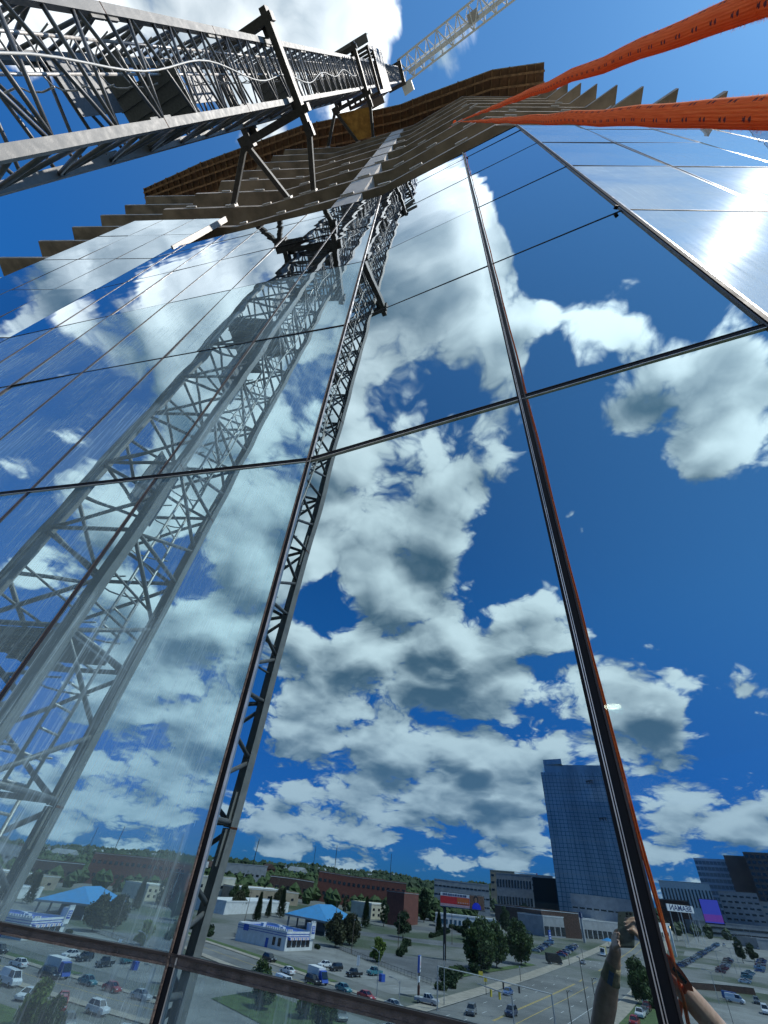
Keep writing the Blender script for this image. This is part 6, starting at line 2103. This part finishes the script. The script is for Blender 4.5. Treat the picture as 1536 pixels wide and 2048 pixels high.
text('BEAMAN', (a0 + a1) / 2 + Vector((0, 0, zB)) + sn * 0.34, rgt, Vector((0, 0, 1)), sn, 5.0, 'blue_d', bm_, 'lettering', 1.75)
for s in (0.1, 0.5, 0.9):
    v = a0.lerp(a1, s) - sn * 0.6
    MB().beam((v.x, v.y, gz(v.x, v.y)), (v.x, v.y, zB + 2.0), 0.5, 0.5, (1, 0, 0)).build('support', M['galv'], bm_)
for k, (az, d, h) in enumerate(((203.55, 500, 20), (203.3, 505, 20.5), (202.7, 525, 20), (202.35, 540, 20), (202.05, 552, 19.5))):
    v = PA(az, d)
    post('flagpole', v.x, v.y, h, 0.16, ['flagpole nearest the white pylon', 'second flagpole beside the first under the board', 'middle flagpole under the dealer board', 'flagpole left of the rightmost under the board', 'rightmost flagpole under the dealer board'][k], 'flagpole', 'sign_w')
wp_ = thing('dealer_pylon', 'plain pale pylon slab between the orange rope and the flagpoles', 'sign', loc=G(-170.5, -372.9))
zq = gz(-170.5, -372.9)
MB().box(Vector((-170.5, -372.9, zq + 6.5)), (3.6, 0.9, 13.2), ax=AXD).build('pylon', M['stucco_w'], wp_)
MB().box(Vector((-170.5, -372.9, zq + 13.4)), (3.7, 1.0, 0.5), ax=AXD).build('cap', M['galv'], wp_)
wl = MB().box(Vector((-170.5, -372.9, zq + 13.0)) + dn2 * 0.55, (0.9, 0.2, 0.8), ax=AXD).build('lit_lamp', emit_mat('warm_lamp', (1.0, 0.55, 0.2), 8.0), wp_)
ls = thing('led_screen', 'large blue and purple video screen over a grey garage', 'screen', loc=G(-225, -590))
l0, l1 = PA(201.55, 640), PA(200.15, 640)
ld_ = (l1 - l0); wl_ = ld_.length; ld_.normalize()
ln_ = Vector((-ld_.y, ld_.x, 0)); ln_ = ln_ if ln_.dot(-l0) > 0 else -ln_
AXL = (ld_, ln_, Vector((0, 0, 1)))
MB().box((l0 + l1) / 2 + Vector((0, 0, 27.5)), (wl_ + 0.8, 1.2, 17.5), ax=AXL).build('frame', M['pole_blk'], ls)
MB().box((l0 + l1) / 2 + ln_ * 0.65 + Vector((0, 0, 27.8)), (wl_, 0.1, 16.4), ax=AXL).build('screen', M['led_blue'], ls)
MB().box((l0 + l1) / 2 + ln_ * 0.74 + Vector((0, 0, 23.0)), (wl_, 0.06, 5.0), ax=AXL).build('screen_band', M['led_purple'], ls)
for k in range(2):
    MB().beam((l0 + l1) / 2 + ln_ * 0.80 + ld_ * (3.0 + k * 2.2) + Vector((0, 0, 21)), (l0 + l1) / 2 + ln_ * 0.80 + ld_ * (2.2 + k * 2.0) + Vector((0, 0, 27 + k)), 0.05, 1.0, ln_).build('screen_figure', M['blue_d'], ls)
building('parking_garage', 'long grey parking garage under the video screen', tuple(PA(202.2, 668).xy), tuple(PA(196.0, 700).xy), 40, 10.5, 'stucco_g', 'roof_g', rows=2, cols=1, ww=64, wh=1.5, z0=1.0, z1=9)
building('parking_garage', 'dark lower garage wing at the right edge', tuple(PA(198.2, 560).xy), tuple(PA(193.0, 590).xy), 30, 6.0, 'stucco_g', 'roof_g')
# ---- towers and far blocks
def tower_glass_mat():
    mt, nt, out = new_mat('far_mirror_facade')
    b = nt.nodes.new('ShaderNodeBsdfPrincipled')
    tc = nt.nodes.new('ShaderNodeTexCoord')
    o = tc.outputs['Object']
    mp = nt.nodes.new('ShaderNodeMapping')
    mp.inputs['Scale'].default_value = (1, 1, 0.16)
    nt.links.new(o, mp.inputs[0])
    n1 = noise(nt, mp.outputs[0], 0.09, 5, 0.65)
    nt.links.new(mixrgb(nt, maprange(nt, n1.outputs[0], 0.35, 0.65), (0.19, 0.25, 0.29), (0.30, 0.38, 0.43)), b.inputs['Base Color'])
    b.inputs['Metallic'].default_value = 0.7
    b.inputs['Roughness'].default_value = 0.28
    bp = nt.nodes.new('ShaderNodeBump')
    bp.inputs['Strength'].default_value = 0.5
    bp.inputs['Distance'].default_value = 0.35
    n2 = noise(nt, mp.outputs[0], 0.35, 3, 0.6)
    nt.links.new(n2.outputs[0], bp.inputs['Height'])
    nt.links.new(bp.outputs[0], b.inputs['Normal'])
    nt.links.new(b.outputs[0], out.inputs[0])
    return mt
M['far_glass'] = tower_glass_mat()
TD = 560.0
tg = thing('glass_skyscraper', 'tall blue mirror glass skyscraper with a stepped top and two window-cleaning cradles', 'skyscraper', loc=PA(210, TD))
tz = gz(*PA(210, TD).xy)
def tprism(nm, az0, az1, d0, d1, z0, z1, mt):
    q = [PA(az0, d0), PA(az1, d0 * 0.985), PA(az1, d1), PA(az0, d1)]
    return MB().prism([(v.x, v.y) for v in q], z0, z1).build(nm, M[mt], tg)
tprism('shaft', 213.75, 206.4, TD, TD + 40, tz - 1, 20 + TD * math.tan(rad(11.0)), 'far_glass')
tprism('upper_shaft', 213.3, 206.4, TD + 2, TD + 40, 20 + TD * math.tan(rad(11.0)) + 0.01, 20 + TD * math.tan(rad(11.75)), 'far_glass')
tprism('crown', 213.3, 211.2, TD + 2, TD + 30, 20 + TD * math.tan(rad(11.75)) + 0.01, 20 + TD * math.tan(rad(12.25)), 'far_glass')
tprism('podium', 214.2, 206.0, TD - 26, TD - 1, tz - 1, tz + 9, 'stucco_g')
htop = 20 + TD * math.tan(rad(11.0))
tA, tB = PA(213.75, TD - 0.3), PA(206.4, TD * 0.985 - 0.3)
for k in range(1, 34):                                # floor lines and vertical joints
    z = tz + 9 + (htop - tz - 9) * k / 34
    MB().beam((tA.x, tA.y, z), (tB.x, tB.y, z), 0.25, 0.35).build('floor_band', M['stucco_g' if k % 8 == 0 else 'win_b'], tg)
for k in range(0, 19):
    v = tA.lerp(tB, k / 18)
    MB().beam((v.x, v.y, tz + 9), (v.x, v.y, htop), 0.3, 0.3, (1, 0, 0)).build('facade_mullion', M['win_b'], tg)
for az, el in ((208.6, 10.2), (208.1, 7.0)):
    v = PA(az, TD - 10) + Vector((0, 0, 20 + TD * math.tan(rad(el))))
    cr_ = thing('window_cradle', 'window-cleaning cradle high on the skyscraper' if el > 9 else 'window-cleaning cradle lower on the skyscraper', 'cradle', loc=v)
    MB().box(v, (8.5, 1.2, 0.5), rz=0.2).build('deck', M['pole_blk'], cr_)
    for s in (-3.0, 0, 3.0):
        MB().box(v + Vector((s, 0, -1.3)), (0.3, 0.9, 2.2)).build('hanger', M['pole_blk'], cr_)
def far_block(nm, label, az0, az1, d, eltop, wall, rows=0, cols=0, depth=25, win='win', cat='building', **k):
    base = gz(*PA((az0 + az1) / 2, d).xy) - 0.5
    h = 20 + d * math.tan(rad(eltop)) - base
    return building(nm, label, tuple(PA(az0, d).xy), tuple(PA(az1, d).xy), depth, h, wall, rows=rows, cols=cols, win=win, cat=cat, **k)
far_block('office_block', 'grey office block with tall vertical windows left of the black building', 219.6, 216.1, 640, 1.95, 'stucco_g', 2, 12, win='win', wh=6.5, ww=1.9, z0=4)
far_block('office_block', 'plain brownish block with a penthouse behind the grey office', 220.2, 217.7, 760, 2.15, 'stucco_t', 3, 5, wh=2.2, ww=4, z0=14)
far_block('office_block', 'pale block behind the black wrapped building', 217.2, 214.0, 820, 2.0, 'stucco_g', 3, 6, wh=2.0, ww=5, z0=16)
far_block('dark_building', 'black wrapped building beside the skyscraper', 216.0, 213.6, 600, 1.85, 'black_screen', 0, 0, parapet=0)
far_block('concrete_building', 'long pale concrete building at the foot of the skyscraper', 212.6, 206.5, 500, 0.80, 'stucco_g', 1, 10, wh=1.0, ww=4, z0=8)
far_block('long_block', 'low grey block with ribbon windows above the billboard', 226.0, 220.4, 560, 0.95, 'stucco_g', 3, 14, wh=1.1, ww=3.2, z0=3)
far_block('white_block', 'white office block with dark vertical strips right of the orange rope', 204.5, 200.4, 820, 2.45, 'stucco_w', 1, 15, depth=40, wh=17, ww=1.7, z0=14)
far_block('low_block', 'low brown block under the white strip windowed office', 205.0, 202.5, 700, 1.2, 'brick_d', 2, 8, wh=1.4, ww=2.0)
far_block('blue_tower', 'blue glass office tower with pale grid at the right', 201.0, 198.3, 900, 4.15, 'stucco_b', 9, 9, win='win_b', wh=4.0, ww=4.2, z0=14)
far_block('dark_tower', 'dark brown office tower at the right edge, its plain side wall to the left', 198.5, 196.4, 860, 4.45, 'tower_brown', 0, 0, depth=30)
far_block('dark_tower_wing', 'dark tower wing with rows of bronze windows at the far right', 196.9, 193.2, 830, 4.75, 'tower_brown', 11, 9, depth=30, wh=3.2, ww=4.2, z0=12)
far_block('terraced_office', 'pale office with stepped window rows in front of the dark tower', 199.9, 197.0, 740, 2.0, 'stucco_g', 6, 6, wh=1.5, ww=4.0, z0=6)
far_block('terraced_office', 'greenish grey office at the right edge in front of the dark tower', 197.0, 193.4, 760, 1.5, 'stucco_g', 4, 7, wh=1.6, ww=4.0, z0=6, win='win_b')
far_block('brick_row', 'long red brick mill behind the pavilion', 238.0, 228.8, 480, 0.35, 'brick', 2, 18, wh=2.0, ww=2.4, z0=2)
far_block('warehouse', 'grey blue metal warehouse on the left skyline', 248.0, 243.5, 560, 0.15, 'stucco_g', 1, 8, wh=1.6, ww=3)
far_block('warehouse', 'brown warehouse with white roof at far left', 243.0, 238.4, 470, -0.55, 'brick_d', 1, 8, wh=1.8, ww=3, roof='roof_w')
far_block('warehouse', 'white roofed depot behind the tan warehouse', 252.5, 246.5, 420, -1.0, 'stucco_c', 1, 8, wh=1.6, ww=3, roof='roof_w')
far_block('warehouse', 'pale depot at the far left behind the mast', 262.0, 254.0, 380, -1.1, 'stucco_w', 1, 10, wh=1.6, ww=3, roof='roof_w')
far_block('warehouse', 'brick depot farther left behind the mast', 268.0, 258.0, 520, -0.1, 'brick', 1, 10, wh=1.6, ww=3)
# distant houses dotted on the wooded slopes
gh = random.Random(21)
hm_ = []
for wcol in ('stucco_w', 'stucco_c', 'brick', 'stucco_t'):
    w_, d_, h_ = 12, 9, 5.5
    wl2 = MB().box((0, 0, h_ / 2), (w_, d_, h_)).mesh('wall', M[wcol])
    rf2 = MB().add([(-w_ / 2 - .5, -d_ / 2 - .5, h_ + .01), (w_ / 2 + .5, -d_ / 2 - .5, h_ + .01), (w_ / 2 + .5, d_ / 2 + .5, h_ + .01), (-w_ / 2 - .5, d_ / 2 + .5, h_ + .01), (-w_ / 2 - .5, 0, h_ + 3.2), (w_ / 2 + .5, 0, h_ + 3.2)],
                   [(0, 1, 5, 4), (2, 3, 4, 5), (0, 4, 3), (1, 2, 5), (3, 2, 1, 0)]).mesh('roof', M['roof_g' if wcol != 'brick' else 'brick_d'])
    hm_.append((wl2, rf2))
def hill_z(x, y):
    r = math.hypot(x, y)
    if r < 1000:
        return gz(x, y)
    a = math.atan2(x, y)
    t = min(1, (r - 1000) / 1600)
    t = t * t * (3 - 2 * t)
    az = math.degrees(a) % 360
    top = 30 + 14 * math.sin(a * 7.0) + 9 * math.sin(a * 17 + 1) + 5 * math.sin(a * 41)
    if az < 222:
        top *= max(0.1, (az - 196) / 26)
    return 14 + top * t * (0.9 + 0.1 * math.sin(r * 0.006))
for k in range(46):
    az = gh.uniform(221, 266)
    d = gh.uniform(560, 2300)
    v = PA(az, d)
    wi_ = gh.randrange(4)
    t = thing('house', ['small distant white house', 'small distant cream house', 'small distant red brick house', 'small distant tan house'][wi_] + ' among trees on the far slope', 'house', loc=(v.x, v.y, hill_z(v.x, v.y) - 0.3), rz=gh.uniform(0, 3.1), group='distant houses on the far slope')
    s = gh.uniform(1.0, 1.8)
    t.scale = (s * gh.uniform(1, 2.2), s, s)
    a_, b_ = hm_[wi_]
    link('wall', a_, t, loc=(0, 0, 0))
    link('roof', b_, t, loc=(0, 0, 0))
# terrace of white houses on the ridge
for k in range(9):
    v = PA(241.5 - k * 0.42, 1500)
    t = thing('house', 'white terrace house in the row along the wooded ridge', 'house', loc=(v.x, v.y, hill_z(v.x, v.y) + 4), rz=math.radians(-240 + 90), group='white terrace on the ridge')
    t.scale = (0.8, 1, 1.5)
    link('wall', hm_[0][0], t, loc=(0, 0, 0))
    link('roof', hm_[0][1], t, loc=(0, 0, 0))
# masts
for az, d, h, lb in ((245.1, 608, 36, 'thin dark mast rising left of the crane reflection'), (236.3, 804, 44, 'tall dark mast on the skyline above the pavilion'), (230.4, 900, 46, 'thin mast on the skyline left of the billboard'), (238.6, 1000, 46, 'faint lattice mast over the white terrace')):
    v = PA(az, d)
    post('radio_mast', v.x, v.y, h, 0.5, lb, 'mast', 'pole_blk')
tc_ = thing('tower_crane', 'tiny distant red and white crane over the pale block', 'crane', loc=PA(215.5, 1000))
v = PA(215.5, 1000)
MB().tube((v.x, v.y, 14), (v.x, v.y, 58), 0.9, 6).build('mast', M['red_paint'], tc_)
v2 = PA(217.6, 1000)
MB().tube((v.x, v.y, 57), (v2.x, v2.y, 58), 0.6, 6).build('jib', M['sign_w'], tc_)
# hills and far woods
hv, hf = [], []
hr_ = [950, 1100, 1300, 1500, 1750, 2000, 2300, 2650, 3100, 3800]
ha = [rad(180 + k * 0.75) for k in range(132)]
for r in hr_:
    for a in ha:
        x, y = math.sin(a) * r, math.cos(a) * r
        hv.append((x, y, hill_z(x, y) + (0 if r > 960 else -0.5)))
na = len(ha)
for i in range(len(hr_) - 1):
    for k in range(na - 1):
        hf.append((i * na + k, i * na + k + 1, (i + 1) * na + k + 1, (i + 1) * na + k))
M['hill'] = surf('wooded_slope', (0.035, 0.055, 0.024), 0.95, var=0.5, scale=0.02)
MB().add(hv, hf).build('hills', M['hill'], kind='structure')
def wood(name, cnt, azr, dr, sz, seed, mt):
    g = random.Random(seed)
    mb = MB()
    for _ in range(cnt):
        az = g.uniform(*azr)
        d = math.sqrt(g.uniform(dr[0] ** 2, dr[1] ** 2))
        v = PA(az, d)
        z = hill_z(v.x, v.y)
        s = g.uniform(*sz)
        c = Vector((v.x, v.y, z + s * 0.75))
        vs = []
        k0 = g.uniform(0, 6.28)
        for (zz, rr, n) in ((-0.75, 0.55, 5), (0.0, 1.0, 6), (0.6, 0.75, 5)):
            for k in range(6):
                a = k0 + k * 1.0472 + zz
                q = rr * g.uniform(0.75, 1.2)
                vs.append(c + Vector((math.cos(a) * q * s, math.sin(a) * q * s, zz * s * g.uniform(0.85, 1.15))))
        vs.append(c + Vector((0, 0, s * 1.15)))
        fs = []
        for l in range(2):
            fs += [(l * 6 + k, l * 6 + (k + 1) % 6, (l + 1) * 6 + (k + 1) % 6, (l + 1) * 6 + k) for k in range(6)]
        fs += [(12 + k, 12 + (k + 1) % 6, 18) for k in range(6)]
        mb.add(vs, fs)
    return mb.build(name, M[mt], kind='stuff')
wood('far_woods', 4200, (186, 272), (900, 2700), (5, 11), 31, 'leaf_d')
wood('far_woods', 1500, (222, 272), (430, 950), (3.0, 6.0), 32, 'leaf')
wood('far_woods', 260, (200, 222), (620, 950), (3.0, 6.0), 33, 'leaf_d')
for o in list(bpy.data.objects):
    if o.name.startswith('far_woods'):
        tag(o, 'far off mass of green trees covering the slopes below the skyline', 'woods', 'far woods')
